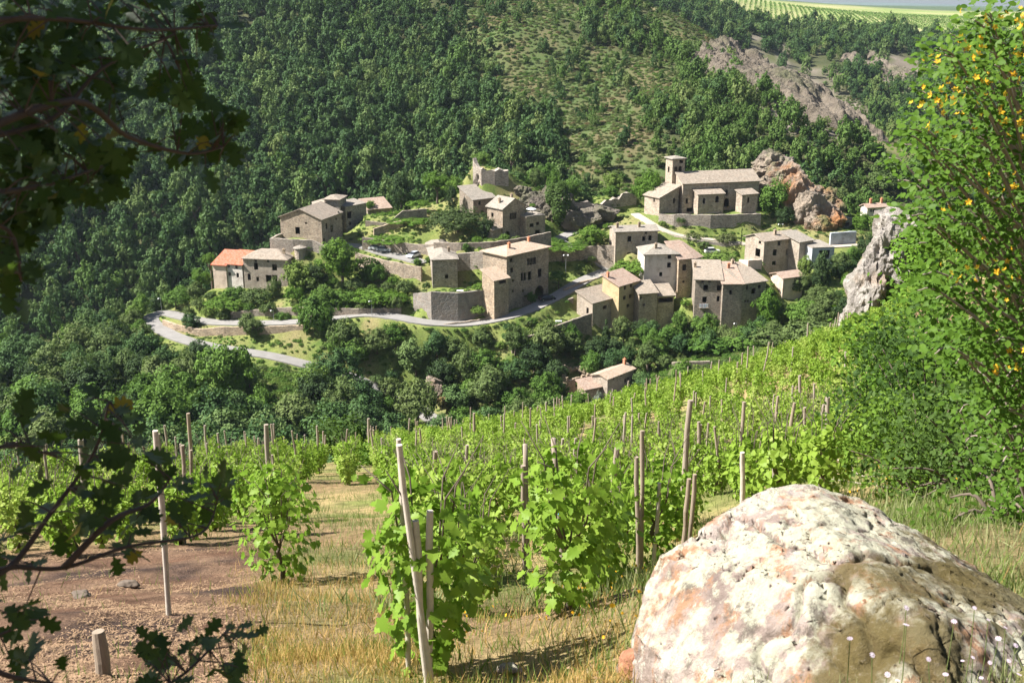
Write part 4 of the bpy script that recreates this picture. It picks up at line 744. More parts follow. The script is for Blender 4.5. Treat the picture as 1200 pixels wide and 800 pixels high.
# village trees, one by one: (px, py of crown centre, width px, height px, Y, crown, name, label)
VT = [
 (400,304,50,50,266,'r_bright0','broadleaf_tree','rounded bright green tree below the barn terrace'),
 (470,227,28,42,304,'oval_dark','evergreen_tree','tall dark evergreen tree behind the garden vines'),
 (536,262,62,34,284,'flat','umbrella_pine','spreading umbrella pine in the middle of the village'),
 (760,218,34,40,303,'r_bright1','plane_tree','bright round plane tree beside the church tower'),
 (868,292,5,26,279,'column','cypress_tree','slim dark cypress under the church wall'),
 (512,213,30,24,310,'r_bright1','broadleaf_tree','light green tree left of the castle ruin'),
 (530,218,26,22,308,'r_bright0','broadleaf_tree','second light green tree beside the castle ruin'),
 (566,186,22,16,312,'r_green0','broadleaf_tree','dark green tree on top of the castle ruin'),
 (600,206,26,16,311,'b_wood','shrub','dark bush behind the ruined castle wall'),
 (640,202,22,20,318,'r_green1','broadleaf_tree','small tree on the grassy castle plateau'),
 (530,232,16,24,296,'oval_dark','evergreen_tree','dark evergreen in the garden above the umbrella pine'),
 (490,238,22,10,300,'b_bright','shrub','pale hedge behind the garden vines'),
 (568,268,22,28,281,'r_dark0','evergreen_tree','dark evergreen between umbrella pine and gabled house'),
 (696,276,36,24,281,'r_bright0','broadleaf_tree','clipped bright tree left of the terrace house'),
 (684,284,20,14,282,'b_green','shrub','round green bush at the lane bend by the terrace house'),
 (745,310,42,14,270,'b_bright','shrub','vine covered arbour left of the plastered house'),
 (728,316,26,10,270,'b_bright','shrub','low end of the arbour above the ochre house'),
 (906,248,40,46,299,'r_green0','broadleaf_tree','deep green trees right of the church apse'),
 (918,262,22,22,292,'r_dark1','broadleaf_tree','dark tree beneath the crag behind the shuttered house'),
 (895,236,20,26,306,'r_green1','broadleaf_tree','green tree touching the church end wall'),
 (838,300,44,14,275,'b_green','shrub','long dark hedge beside the sunny yard'),
 (855,305,16,14,272,'b_bright','shrub','bright bush at the end of the hedge'),
 (852,278,20,14,281,'b_heath','shrub','brownish bush on the lane below the church wall'),
 (812,279,22,12,283,'b_heath','shrub','dry bushes at the foot of the church wall'),
 (903,362,34,50,249,'r_bright0','broadleaf_tree','bright leafy tree at the right end of the fortress house'),
 (945,312,18,26,262,'r_green0','broadleaf_tree','green tree beside the pink roofed cottage'),
 (965,330,26,44,258,'r_dark0','evergreen_tree','dark tree in the shaded gully below the garage'),
 (940,372,40,30,246,'r_green1','broadleaf_tree','green tree below the pink roofed cottage'),
 (972,362,34,40,240,'r_olive0','broadleaf_tree','olive green tree at the gully near the rock spur'),
 (800,380,26,36,244,'r_green0','broadleaf_tree','dark green tree at the left foot of the fortress house'),
 (825,384,34,36,242,'r_green1','broadleaf_tree','leafy tree under the laundry balcony'),
 (850,392,24,24,240,'r_olive1','broadleaf_tree','pale tree at the foot of the buttress'),
 (832,402,44,22,236,'b_green','shrub','wide hedge below the fortress house'),
 (870,398,42,20,236,'b_green','shrub','green bushes right of the wide hedge'),
 (905,392,44,22,232,'b_olive','shrub','olive bushes along the vineyard top edge'),
 (950,385,52,30,226,'b_olive','shrub','large pale bush where vineyard meets the gully'),
 (710,402,22,46,244,'cone','fir_tree','pointed dark fir below the ochre house wall'),
 (707,424,22,26,238,'r_dark1','evergreen_tree','dark round tree at the foot of the fir'),
 (670,398,22,40,245,'r_green0','broadleaf_tree','tall tree against the mossy wall'),
 (738,407,18,22,240,'r_olive0','broadleaf_tree','small grey green tree right of the fir'),
 (760,413,30,30,236,'r_olive1','broadleaf_tree','rounded grey green tree above the parked car'),
 (782,424,22,18,232,'r_olive0','broadleaf_tree','small tree at the end of the lower meadow'),
 (768,446,20,18,221,'r_green1','broadleaf_tree','little leafy tree beside the silver car'),
 (680,468,30,26,221,'r_bright0','broadleaf_tree','light green tree in front of the ruined house'),
 (700,470,16,24,219,'r_silver0','broadleaf_tree','silvery leaved tree against the roadside house'),
 (658,455,20,26,229,'r_wood0','broadleaf_tree','dark tree left of the ruined house'),
 (380,350,30,34,258,'r_green0','broadleaf_tree','green tree between bright tree and the lane'),
 (372,378,44,60,249,'r_green1','broadleaf_tree','tall leafy tree on the lane left of the bastion'),
 (405,395,40,46,245,'r_olive0','broadleaf_tree','grey green tree below the village lane'),
 (352,330,36,40,267,'r_green0','broadleaf_tree','ivy dark tree at the right end of the long grey house'),
 (372,318,24,26,268,'r_dark0','broadleaf_tree','shadowed tree under the barn terrace wall'),
 (322,338,18,28,267,'r_olive0','broadleaf_tree','olive green tree in front of the long grey house'),
 (300,345,30,22,266,'b_olive','shrub','dark bushes below the long grey house'),
 (275,342,24,20,268,'b_green','shrub','bushes at the foot of the red roofed cottage'),
 (236,325,22,22,276,'r_bright1','broadleaf_tree','bright tree left of the red roofed cottage'),
 (246,303,16,14,284,'r_bright0','broadleaf_tree','tree peeping over the red roof'),
 (265,353,40,16,265,'b_bright','shrub','sunny green bank below the red roofed cottage'),
 (205,347,24,16,272,'b_green','shrub','bush beside the hairpin bend'),
 (440,345,46,18,258,'b_bright','shrub','bright thicket under the long lane wall'),
 (400,345,34,18,260,'b_green','shrub','green thicket right of the tall leafy tree'),
 (462,347,30,14,258,'b_bright','shrub','bright grass thicket left of the bastion'),
 (438,318,26,30,268,'b_green','shrub','ivy mound on the end of the long lane wall'),
 (560,362,14,12,251,'b_green','shrub','climber on the bastion corner beside the manor'),
 (562,335,14,10,254,'b_bright','shrub','bush on the lawn terrace by the manor wing'),
 (500,334,8,12,255,'b_olive','shrub','small shrub at the corner of the square house'),
 (655,322,20,12,265,'b_green','shrub','dark hedge at the manor end by the lane'),
 (660,288,40,6,277,'b_bright','shrub','trailing green along the ivy topped wall'),
 (624,240,6,5,288,'b_bright','shrub','potted plant beside the parasol'),
 (650,232,18,46,298,'r_green0','broadleaf_tree','ivy clad pillar of green on the castle crag'),
 (690,245,14,24,300,'b_olive','shrub','bush in the gap of the jagged rampart'),
 (432,240,14,10,312,'r_bright0','broadleaf_tree','yellow green tree behind the barn wing'),
 (480,258,40,7,290,'b_bright','shrub','sunny shrubs on the garden terrace wall'),
 (458,280,50,8,284,'b_bright','shrub','bright lawn shrubs above the upper lane'),
 (1000,300,22,26,268,'r_green1','broadleaf_tree','green tree beside the garage retaining wall'),
 (1010,262,26,22,292,'r_bright0','broadleaf_tree','bright tree below the white house'),
 (985,306,24,22,262,'r_olive1','broadleaf_tree','pale tree right of the garage'),
 (625,396,18,12,243,'b_green','shrub','row bush on the lawn below the lane'),
 (610,390,20,12,245,'b_olive','shrub','grey green bush on the lawn below the lane'),
 (622,380,14,10,249,'b_green','shrub','small bush at the lane wall above the lawn'),
]
for (px, py, w_, h_, Y, key, nm, lab) in VT: T(px, py, w_, h_, Y, key, lab, 'shrub' if nm == 'shrub' else 'tree', nm)
# valley trees between the vineyard brow and the village (placed by rejection, each a tree of its own)
rng = np.random.default_rng(5)
def ok_road(x, y, m): return np.hypot(RALL[:, 0]-x, RALL[:, 1]-y).min() > m
placed = []
VALLEY = []
def put_valley(n, pxr, Yr, wr, keys, clear, spacing, ymin=0, ymax=900):
    k = 0
    for _ in range(n*40):
        if k >= n: break
        px = rng.uniform(*pxr); Y = rng.uniform(*Yr); r_ = ray(px, 450); x = r_.x/r_.y*Y; wd = rng.uniform(*wr)
        if any(math.hypot(x-a, Y-b) < (wd+c)*spacing for a, b, c in placed) or not ok_road(x, Y, clear+wd*.35): continue
        if any(math.hypot(x-(v['P'].x+v['e'].x*v['w']/2), Y-(v['P'].y+v['e'].y*v['w']/2)) < v['w']*.6+wd*.5 and Y < v['P'].y+3 for v in ALLV): continue
        z = Hs(x, Y); qq = proj(x, Y, z+wd*.5); rp = wd*.66*F/qq[2]
        if np.any((np.hypot(RVX-qq[0], (RVY-qq[1])*1.0) < rp)&(RALL[:, 1] > Y)) and rng.uniform() < .93: continue
        hz = wd*rng.uniform(.42, .62); zc = z+hz*rng.uniform(.7, 1.15); q = proj(x, Y, zc+hz); 
        if not ymin < q[1] < ymax: continue
        placed.append((x, Y, wd)); VALLEY.append((x, Y, zc, wd*.6, hz*1.15, rng.choice(keys), z)); k += 1
_rx, _ry, _ = proj(RALL[:, 0], RALL[:, 1], RALL[:, 2]); _v = ((_ry < 418)|((_rx > 478)&(_rx < 570)&(_ry > 470)))&(RALL[:, 3] == 4.2); RVX = np.where(_v, _rx, -9e3); RVY = _ry
ALLV = [v for _, _, vs in BUILD for v in vs]
GRN = ['r_green0', 'r_green1', 'r_wood0', 'r_wood1', 'r_olive0', 'r_olive1', 'r_dark0']
put_valley(95, (-60, 400), (150, 262), (8, 13), GRN, 1.0, .27, 372, 540)
put_valley(50, (370, 660), (200, 246), (6, 11), GRN, 1.2, .29, 372, 520)
put_valley(30, (90, 300), (225, 262), (5, 8), GRN, .6, .3, 350, 430)
put_valley(16, (90, 240), (262, 285), (4, 7), GRN, .6, .32, 300, 380)
put_valley(22, (690, 970), (236, 251), (4, 7), GRN, 1.5, .3, 368, 450)
put_valley(12, (900, 1000), (246, 275), (3, 6), GRN, 1.5, .34, 300, 385)
put_valley(16, (560, 760), (205, 246), (4, 6), GRN, 2.0, .42, 385, 470)
put_valley(14, (700, 1000), (180, 232), (4, 7), ['r_olive0', 'r_green1', 'b_olive', 'b_green'], 2.0, .42, 385, 470)
put_valley(30, (200, 480), (250, 272), (2.5, 5), ['b_green', 'b_bright', 'b_olive'], 1.0, .45, 320, 372)
put_valley(24, (380, 660), (238, 252), (2, 4), ['b_green', 'b_olive', 'b_wood'], 1.2, .45, 372, 440)
put_valley(34, (480, 900), (256, 300), (1.6, 3.2), ['b_green', 'b_bright', 'b_olive', 'r_green0'], .5, .45, 250, 372)
put_valley(22, (540, 760), (300, 335), (4, 7), ['r_green0', 'r_wood0', 'r_olive0'], 1.5, .4, 180, 262)
put_valley(22, (880, 1090), (292, 345), (4, 8), ['r_green0', 'r_wood1', 'r_olive0', 'b_olive'], 1.5, .4, 170, 262)
put_valley(16, (940, 1060), (235, 290), (4, 7), ['r_green0', 'r_olive1', 'r_dark0'], 1.5, .4, 255, 380)
LR_ = {'r_green0': 'mid green', 'r_green1': 'fresh green', 'r_wood0': 'dull green', 'r_wood1': 'deep green', 'r_olive0': 'olive green', 'r_olive1': 'pale olive', 'r_dark0': 'dark evergreen', 'b_green': 'green', 'b_bright': 'bright green', 'b_olive': 'olive', 'b_wood': 'dark'}
ORD = 'first second third fourth fifth sixth seventh eighth ninth tenth eleventh twelfth thirteenth fourteenth fifteenth sixteenth seventeenth eighteenth nineteenth twentieth'.split()
def ordinal(i):
    if i < 20: return ORD[i]
    t_, u_ = divmod(i+1, 10); w_ = 'twenty thirty forty fifty sixty seventy eighty ninety'.split()[t_-2]
    return (w_[:-1]+'ieth') if u_ == 0 else w_+'-'+ORD[u_-1]
VG = {}
for q_ in VALLEY:
    (x, Y, zc, rx, rz, key, z) = q_; bush = key[0] == 'b'; q = float(proj(x, Y, zc)[0])
    where = 'behind the village under the far hillside' if Y > 290 else 'in the wooded gorge below the hairpin' if q < 400 and Y < 246 else 'on the steep bank below the bastion' if q < 660 and Y < 250 else 'between village and vineyard top' if Y < 240 else 'in the gardens around the lanes'
    if Y > 248 and q > 930: where = 'in the gully beside the garage'
    VG.setdefault((bush, key, where), []).append((q, q_))
for (bush, key, where), lst in VG.items():
    lst.sort(key=lambda e: e[0])
    for i, (_, (x, Y, zc, rx, rz, _k, z)) in enumerate(lst):
        kn = f"{LR_[key]} {'bush' if bush else 'tree'}"; kp = kn+('es' if bush else 's')
        lab = f"{kn} {where}" if len(lst) == 1 else f"{ordinal(i)} {kn} from the left {where}"
        tree_at(x, Y, zc, rx, rz, key, lab, 'shrub' if bush else 'tree', 'shrub' if bush else 'broadleaf_tree', f"{kp} {where}", ground_z=z)
n_ind = sum(1 for o in bpy.data.objects if o.get('category') == 'tree')

# ------------------------------------------------------------------ scatter (for what nobody could count)
def scatter(name, pts, rot, scl, pick, protos, label, cat, group=None):
    me = bpy.data.meshes.new(name); me.vertices.add(len(pts)); me.vertices.foreach_set('co', np.asarray(pts, np.float32).ravel())
    for nm, ty, dat in (('rot', 'FLOAT_VECTOR', rot), ('scl', 'FLOAT_VECTOR', scl), ('pick', 'INT', pick)):
        a = me.attributes.new(nm, ty, 'POINT'); a.data.foreach_set('vector' if ty != 'INT' else 'value', np.asarray(dat, np.float32 if ty != 'INT' else np.int32).ravel())
    o = link(name, me); tag(o, label, cat, group, 'stuff'); ng = bpy.data.node_groups.new(name, 'GeometryNodeTree')
    ng.interface.new_socket('Geometry', in_out='INPUT', socket_type='NodeSocketGeometry'); ng.interface.new_socket('Geometry', in_out='OUTPUT', socket_type='NodeSocketGeometry')
    N = ng.nodes.new; l = ng.links.new; gi = N('NodeGroupInput'); go = N('NodeGroupOutput'); jo = N('GeometryNodeJoinGeometry')
    def attr(nm, dt):
        a = N('GeometryNodeInputNamedAttribute'); a.data_type = dt; a.inputs[0].default_value = nm; return a.outputs[0]
    ra, sa, pa = attr('rot', 'FLOAT_VECTOR'), attr('scl', 'FLOAT_VECTOR'), attr('pick', 'INT')
    for k, po in enumerate(protos):
        c = N('FunctionNodeCompare'); c.data_type = 'INT'; c.operation = 'EQUAL'; l(pa, c.inputs[2]); c.inputs[3].default_value = k
        oi = N('GeometryNodeObjectInfo'); oi.inputs[0].default_value = po; oi.inputs[1].default_value = True; oi.transform_space = 'ORIGINAL'
        ip = N('GeometryNodeInstanceOnPoints'); l(gi.outputs[0], ip.inputs['Points']); l(c.outputs[0], ip.inputs['Selection']); l(oi.outputs['Geometry'], ip.inputs['Instance'])
        er = N('FunctionNodeEulerToRotation'); l(ra, er.inputs[0]); l(er.outputs[0], ip.inputs['Rotation']); l(sa, ip.inputs['Scale']); l(ip.outputs[0], jo.inputs[0])
    l(jo.outputs[0], go.inputs[0]); md = o.modifiers.new('scatter', 'NODES'); md.node_group = ng; return o

# ------------------------------------------------------------------ the far hillside forest
def jit(x0, x1, y0, y1, st, rng):
    xs, ys = np.meshgrid(np.arange(x0, x1, st), np.arange(y0, y1, st)); n = xs.size
    return xs.ravel()+rng.uniform(-.5, .5, n)*st, ys.ravel()+rng.uniform(-.5, .5, n)*st
rng = np.random.default_rng(21); fx, fy = [], []
for (y0, y1, st) in ((322, 470, 3.6), (470, 660, 4.2), (660, 1010, 6.2)):
    a, b_ = jit(-.62*y1, .62*y1, y0, y1, st, rng); k = np.abs(a) < .60*b_+20; fx.append(a[k]); fy.append(b_[k])
fx, fy = np.concatenate(fx), np.concatenate(fy); fz_ = H(fx, fy); qx, qy, qd = proj(fx, fy, fz_)
keep = (qx > -60)&(qx < 1260)&(qy > -60)&(qy < 470)
fx, fy, fz_, qx, qy = fx[keep], fy[keep], fz_[keep], qx[keep], qy[keep]
wb = fbm2(fx/25, fy/25, 4)*.7; he = np.where(fy < 640, zone(HEATH, qx, qy, wb), 0); ro = zone(ROCKZ, qx, qy, wb); u = rng.uniform(0, 1, len(fx))
field_ = fy+fbm2(fx/120, fy/120, 2)*60 > 900
gap = fbm2(fx/30+50, fy/30, 3) > .42
crd = np.concatenate([np.hypot(fx[i:i+5000, None]-CREST[None, :, 0], fy[i:i+5000, None]-CREST[None, :, 1]).min(1) for i in range(0, len(fx), 5000)])+wb*9
keep = (u > np.maximum(he*.84, ro*.97))&~((crd < 24)&(u < .94))&~field_&~(gap&(u < .75))&~((fy < 340)&(qx > 520)&(u < .6))
fx, fy, fz_, qx, qy, he = fx[keep], fy[keep], fz_[keep], qx[keep], qy[keep], he[keep]
fr = (1.9+3.0*rng.uniform(0, 1, len(fx))**1.6)*np.where(qx > 620, .88, 1.05)*np.where(fy > 650, 1.25, 1)*np.where(he > .3, .6, 1)*np.where(fbm2(fx/40, fy/40, 2) > .15, .85, 1.1)
fh = fr*rng.uniform(.9, 1.75, len(fx)); big = np.argsort(-(fr/fy)*((qy > 5)&(qx > 5)&(qx < 1195)&(qy < 395)))
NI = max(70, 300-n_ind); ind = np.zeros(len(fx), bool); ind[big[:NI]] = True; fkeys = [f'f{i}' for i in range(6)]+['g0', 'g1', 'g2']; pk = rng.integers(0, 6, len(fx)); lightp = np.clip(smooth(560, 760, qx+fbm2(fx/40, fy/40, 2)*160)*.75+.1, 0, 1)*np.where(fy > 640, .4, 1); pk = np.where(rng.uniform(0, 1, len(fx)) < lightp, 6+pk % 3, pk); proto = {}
nf = {}
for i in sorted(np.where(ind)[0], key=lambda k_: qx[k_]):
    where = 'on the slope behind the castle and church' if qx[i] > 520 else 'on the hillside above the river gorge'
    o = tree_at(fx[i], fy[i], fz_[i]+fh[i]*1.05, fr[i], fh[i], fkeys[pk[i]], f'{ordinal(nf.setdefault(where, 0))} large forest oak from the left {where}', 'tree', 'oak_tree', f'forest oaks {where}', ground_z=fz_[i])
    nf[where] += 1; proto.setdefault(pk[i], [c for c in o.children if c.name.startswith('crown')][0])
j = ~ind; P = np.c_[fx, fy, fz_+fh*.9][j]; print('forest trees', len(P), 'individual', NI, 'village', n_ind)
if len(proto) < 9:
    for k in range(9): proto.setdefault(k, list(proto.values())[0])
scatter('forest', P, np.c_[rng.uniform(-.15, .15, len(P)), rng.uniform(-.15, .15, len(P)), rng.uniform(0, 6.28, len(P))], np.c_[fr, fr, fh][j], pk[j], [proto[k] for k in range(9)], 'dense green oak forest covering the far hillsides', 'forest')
# heath and scrub
sx, sy = jit(-330, 420, 322, 700, 1.5, rng); sz = H(sx, sy); qx, qy, _ = proj(sx, sy, sz); wb = fbm2(sx/25, sy/25, 4)*.7
k = (rng.uniform(0, 1, len(sx)) < np.maximum(zone(HEATH, qx, qy, wb)*.75, zone(ROCKZ, qx, qy, wb)*.6))&(qy > -30)&(qx > 0)
sx, sy, sz = sx[k], sy[k], sz[k]; sr = rng.uniform(.35, 1.25, len(sx)); bushes = [o for o in bpy.data.objects if o.name.startswith('crown') and o.data in (CR['b_heath'], CR['b_olive'], CR['b_green'])]
bp = [next(o for o in bushes if o.data == CR[c]) for c in ('b_heath', 'b_olive', 'b_green')]
scatter('scrub', np.c_[sx, sy, sz+sr*.2], np.c_[sx*0, sx*0, rng.uniform(0, 6.28, len(sx))], np.c_[sr, sr, sr*.8], rng.choice([0, 0, 1, 1, 2], len(sx)), bp, 'brown and olive scrub on the open heath of the hillside', 'scrub')
# undergrowth on banks around the village and in the gorge
ux, uy = jit(-150, 150, 120, 330, 1.25, rng); uz = H(ux, uy); qx, qy, _ = proj(ux, uy, uz)
dr = np.concatenate([np.hypot(ux[i:i+6000, None]-RALL[None, :, 0], uy[i:i+6000, None]-RALL[None, :, 1]).min(1) for i in range(0, len(ux), 6000)])
k = (qx > -40)&(qx < 1240)&(dr > 2.8)&(fbm2(ux/9, uy/9, 3) > np.where(uy > 243, -.3, -.7))
for v in ALLV:
    lx = (ux-v['P'].x)*v['e'].x+(uy-v['P'].y)*v['e'].y; ly = (ux-v['P'].x)*v['e2'].x+(uy-v['P'].y)*v['e2'].y; k &= ~((lx > -1.6)&(lx < v['w']+1.6)&(ly > -2)&(ly < v['d']+1.5))
ux, uy, uz = ux[k], uy[k], uz[k]; ur = (.22+.7*rng.uniform(0, 1, len(ux))**2)*np.where(uy < 240, 1.8, 1)
scatter('undergrowth', np.c_[ux, uy, uz+ur*.1], np.c_[ux*0, ux*0, rng.uniform(0, 6.28, len(ux))], np.c_[ur, ur, ur*.75], rng.choice([1, 2, 2], len(ux)), bp, 'low green undergrowth on the banks around the village', 'undergrowth')

# ------------------------------------------------------------------ rocks
def ico(sub):
    bm = bmesh.new(); bmesh.ops.create_icosphere(bm, subdivisions=sub, radius=1); V = np.array([v.co[:] for v in bm.verts]); Fc = np.array([[v.index for v in f.verts] for f in bm.faces]); bm.free(); return V, Fc
ICO = {k: ico(k) for k in (4, 5, 7)}
def rock_np(size, seed, planes=16, sub=5, rough=.16, freq=1.6, extra=()):
    D, Fc = ICO[sub]; rng = np.random.default_rng(seed); N = rdir(planes, rng); d = rng.uniform(.62, 1.0, planes)
    if len(extra): N = np.r_[N, unit(np.array([e[:3] for e in extra], float))]; d = np.r_[d, [e[3] for e in extra]]
    c = D@N.T; r = np.where(c > .05, d[None]/np.maximum(c, .05), 9).min(1); r = np.minimum(r, 1.25); V = D*r[:, None]
    V = V+D*(rough*(1-2*np.abs(fbm3(V[:, 0]*freq+seed, V[:, 1]*freq, V[:, 2]*freq, 5)))-rough*.5+fbm3(V[:, 0]*6, V[:, 1]*6+seed, V[:, 2]*6, 4)*rough*.45)[:, None]
    return V*np.array(size), Fc
def rocks(name, label, lumps, mat, cat='rock', sub=5, rough=.2, freq=1.8):
    """several fused lumps of one crag: (px, py, Y, width m, depth m, height m)"""
    Vs, Fs, b = [], [], 0
    for i, (px, py, Y, w_, d_, h_) in enumerate(lumps):
        V, Fc = rock_np((w_/2, d_/2, h_/2), hash(label) % 97*0+i*7+len(label), sub=sub, rough=rough, freq=freq); c = at(px, py, Y); Vs.append(V+np.array(c)); Fs.append(Fc+b); b += len(V)
    V = np.concatenate(Vs); c = V.mean(0); c[2] = V[:, 2].min(); return tag(link(name, mesh_np(name, V-c, np.concatenate(Fs), [mat]), None, tuple(c)), label, cat)
M['crag'] = rockmat('crag_rock', [(.3, (.13, .11, .09)), (.5, (.22, .185, .15)), (.7, (.30, .255, .205))], .12, .8, [(.35, .45, .58, (.10, .12, .04), .75), (.5, .55, .68, (.36, .17, .08), .5)])
M['crag_grey'] = rockmat('crag_rock_grey', [(.3, (.14, .115, .085)), (.5, (.225, .185, .14)), (.7, (.30, .25, .195))], .08, .9, [(.3, .52, .66, (.10, .12, .045), .7)])
M['crag_orange'] = rockmat('crag_rock_rust', [(.3, (.20, .165, .14)), (.5, (.32, .26, .20)), (.7, (.38, .30, .23))], .14, .8, [(.4, .46, .58, (.40, .17, .06), .85), (.6, .5, .62, (.09, .12, .035), .8)])
rocks('rock_outcrop', 'dark overhanging castle crag behind the gabled house', [(640,246,296,8,6,10),(655,250,295,7,6,9),(626,240,298,7,6,6),(612,226,301,5,5,4),(666,252,295,5,5,7),(566,218,302.5,5,4,7),(648,232,299,9,6,6)], M['crag'], rough=.3)
rocks('rock_outcrop', 'rust stained rocky crag right of the church', [(920,214,306,14,12,13),(938,232,300,12,10,14),(952,250,293,10,8,12),(965,240,300,10,9,10),(905,196,312,13,10,9),(958,268,288,8,6,9),(975,258,293,7,7,7)], M['crag_orange'], rough=.3)
def rock_patch(name, label, path, mat, nu, nv, amp, fr):
    """a bare rock face breaking out of the hillside: path of (px, py, Y, depth in metres down the slope)"""
    P = np.array([tuple(at(*q[:3]))[:2]+(q[3],) for q in path]); tt = np.linspace(0, len(P)-1, nu); i0 = np.clip(tt.astype(int), 0, len(P)-2); f_ = (tt-i0)[:, None]; B = P[i0]*(1-f_)+P[i0+1]*f_
    sv = np.linspace(-.12, 1, nv); gx_ = np.gradient(B[:, 0]); gy_ = np.gradient(B[:, 1]); nl = np.hypot(gx_, gy_); dx, dy = gy_/nl, -gx_/nl; sg = np.sign(-dy.mean()); dx, dy = dx*sg, dy*sg
    X = B[:, None, 0]+dx[:, None]*sv[None]*B[:, None, 2]; Yy = B[:, None, 1]+dy[:, None]*sv[None]*B[:, None, 2]; Z = H(X, Yy).reshape(X.shape)
    rid = 1-2*np.abs(fbm3(X*fr+Z*fr*.6, Yy*fr*.35, Z*fr*.2, 4)); fine = fbm3(X*fr*4, Yy*fr*4, Z*fr*3, 4); edge = np.minimum(np.minimum(sv+.12, 1-sv)[None]*5, np.minimum(np.arange(nu), nu-1-np.arange(nu))[:, None]/nu*14); edge = np.clip(edge+fbm2(X/6, Yy/6, 3)*.8, 0, 1)
    Z = Z-2.0+edge*(2.6+np.clip(rid, -.2, .8)*amp+fine*amp*.4); V = np.c_[X.ravel(), Yy.ravel(), Z.ravel()]; I = np.arange(nu*nv).reshape(nu, nv); Q = np.stack([I[:-1, :-1], I[1:, :-1], I[1:, 1:], I[:-1, 1:]], -1).reshape(-1, 4); c = V.mean(0)
    return tag(link(name, mesh_np(name, V-c, Q, [mat], False), None, tuple(c)), label, 'rock')
rock_patch('rock_ridge', 'grey brown rock face under the crest of the descending ridge', [(868,58,512,14),(890,70,498,34),(915,84,480,48),(945,100,460,62),(970,114,444,64),(995,130,424,50),(1020,148,402,34),(1040,163,388,20)], M['crag_grey'], 190, 80, 6.5, .085)
rock_patch('rock_ridge', 'pale brown rock ridge on the distant second slope', [(1012,62,800,16),(1030,70,790,34),(1052,84,770,44),(1072,100,745,34),(1086,112,725,14)], M['crag_grey'], 110, 50, 6, .08)
rocks('rock_outcrop', 'small crag below the bastion beside the valley road', [(507,452,233,3.6,4,5),(511,462,231,3.4,3,4),(518,470,229,3,3,3)], M['crag_orange'])
rocks('rock_outcrop', 'shaded rock face beneath the jagged rampart', [(690,256,294,9,6,6),(708,250,296,9,6,5),(672,258,293,7,6,6)], M['crag'])
M['spur'] = rockmat('spur_rock', [(.3, (.19, .165, .145)), (.48, (.32, .285, .25)), (.68, (.43, .39, .34))], .5, .8, [(.7, .55, .68, (.38, .24, .14), .5), (.9, .58, .7, (.13, .12, .10), .7)])
rocks('rock_spur', 'pale rock spur at the top right corner of the vineyard', [(1034,304,73.5,3.0,4,4.8),(1014,345,72,2.6,4,4.8),(1056,272,77,3.4,4,3.6),(1001,382,72,1.9,3,3.2),(1068,330,76,4.6,4,7)], M['spur'], sub=5, rough=.28, freq=2.2)
# ivy over the spur
def ivy(name, label, lumps, n, size, mat):
    rng = np.random.default_rng(3); C, N = [], []
    for (px, py, Y, w_, d_, h_) in lumps:
        d = rdir(n, rng); d[:, 1] = -np.abs(d[:, 1]); c = np.array(at(px, py, Y)); C.append(c+d*np.array([w_/2, d_/2, h_/2])*rng.uniform(.9, 1.06, (n, 1))); N.append(d+np.array([0, -.2, .5])+rdir(n, rng)*.5)
    V, Fc = leaves_np(np.concatenate(C), np.concatenate(N), size*rng.uniform(.7, 1.4, n*len(lumps)), LEAF_VINE_S, rng); c = V.mean(0); return tag(link(name, mesh_np(name, V-c, Fc, [mat]), None, tuple(c)), label, 'ivy')
L_['ivy'] = leafmat('leaves_ivy', (.10, .20, .02), (.16, .27, .035), .35); L_['ivy_d'] = leafmat('leaves_ivy_dark', (.035, .07, .018), (.07, .11, .025), .25)
ivy('ivy', 'bright green ivy blanket over the rock spur', [(1066,322,73,4.0,4,6.5),(1075,330,74,6,5,7),(1105,340,74,6,5,8),(1060,370,72,6,5,6),(1040,385,71,3.0,4,3.0),(1110,380,72,7,5,6),(1150,350,74,7,5,8)], 1500, .2, L_['ivy'])
ivy('ivy', 'dark ivy hanging on the castle crag', [(657,238,293,5,5,12),(648,228,294,4,4,6)], 900, .5, L_['ivy_d'])
ivy('ivy', 'ivy spreading over the end of the long lane wall', [(432,318,270.5,7,2,7),(345,322,271,4,3,6)], 900, .45, L_['ivy_d'])

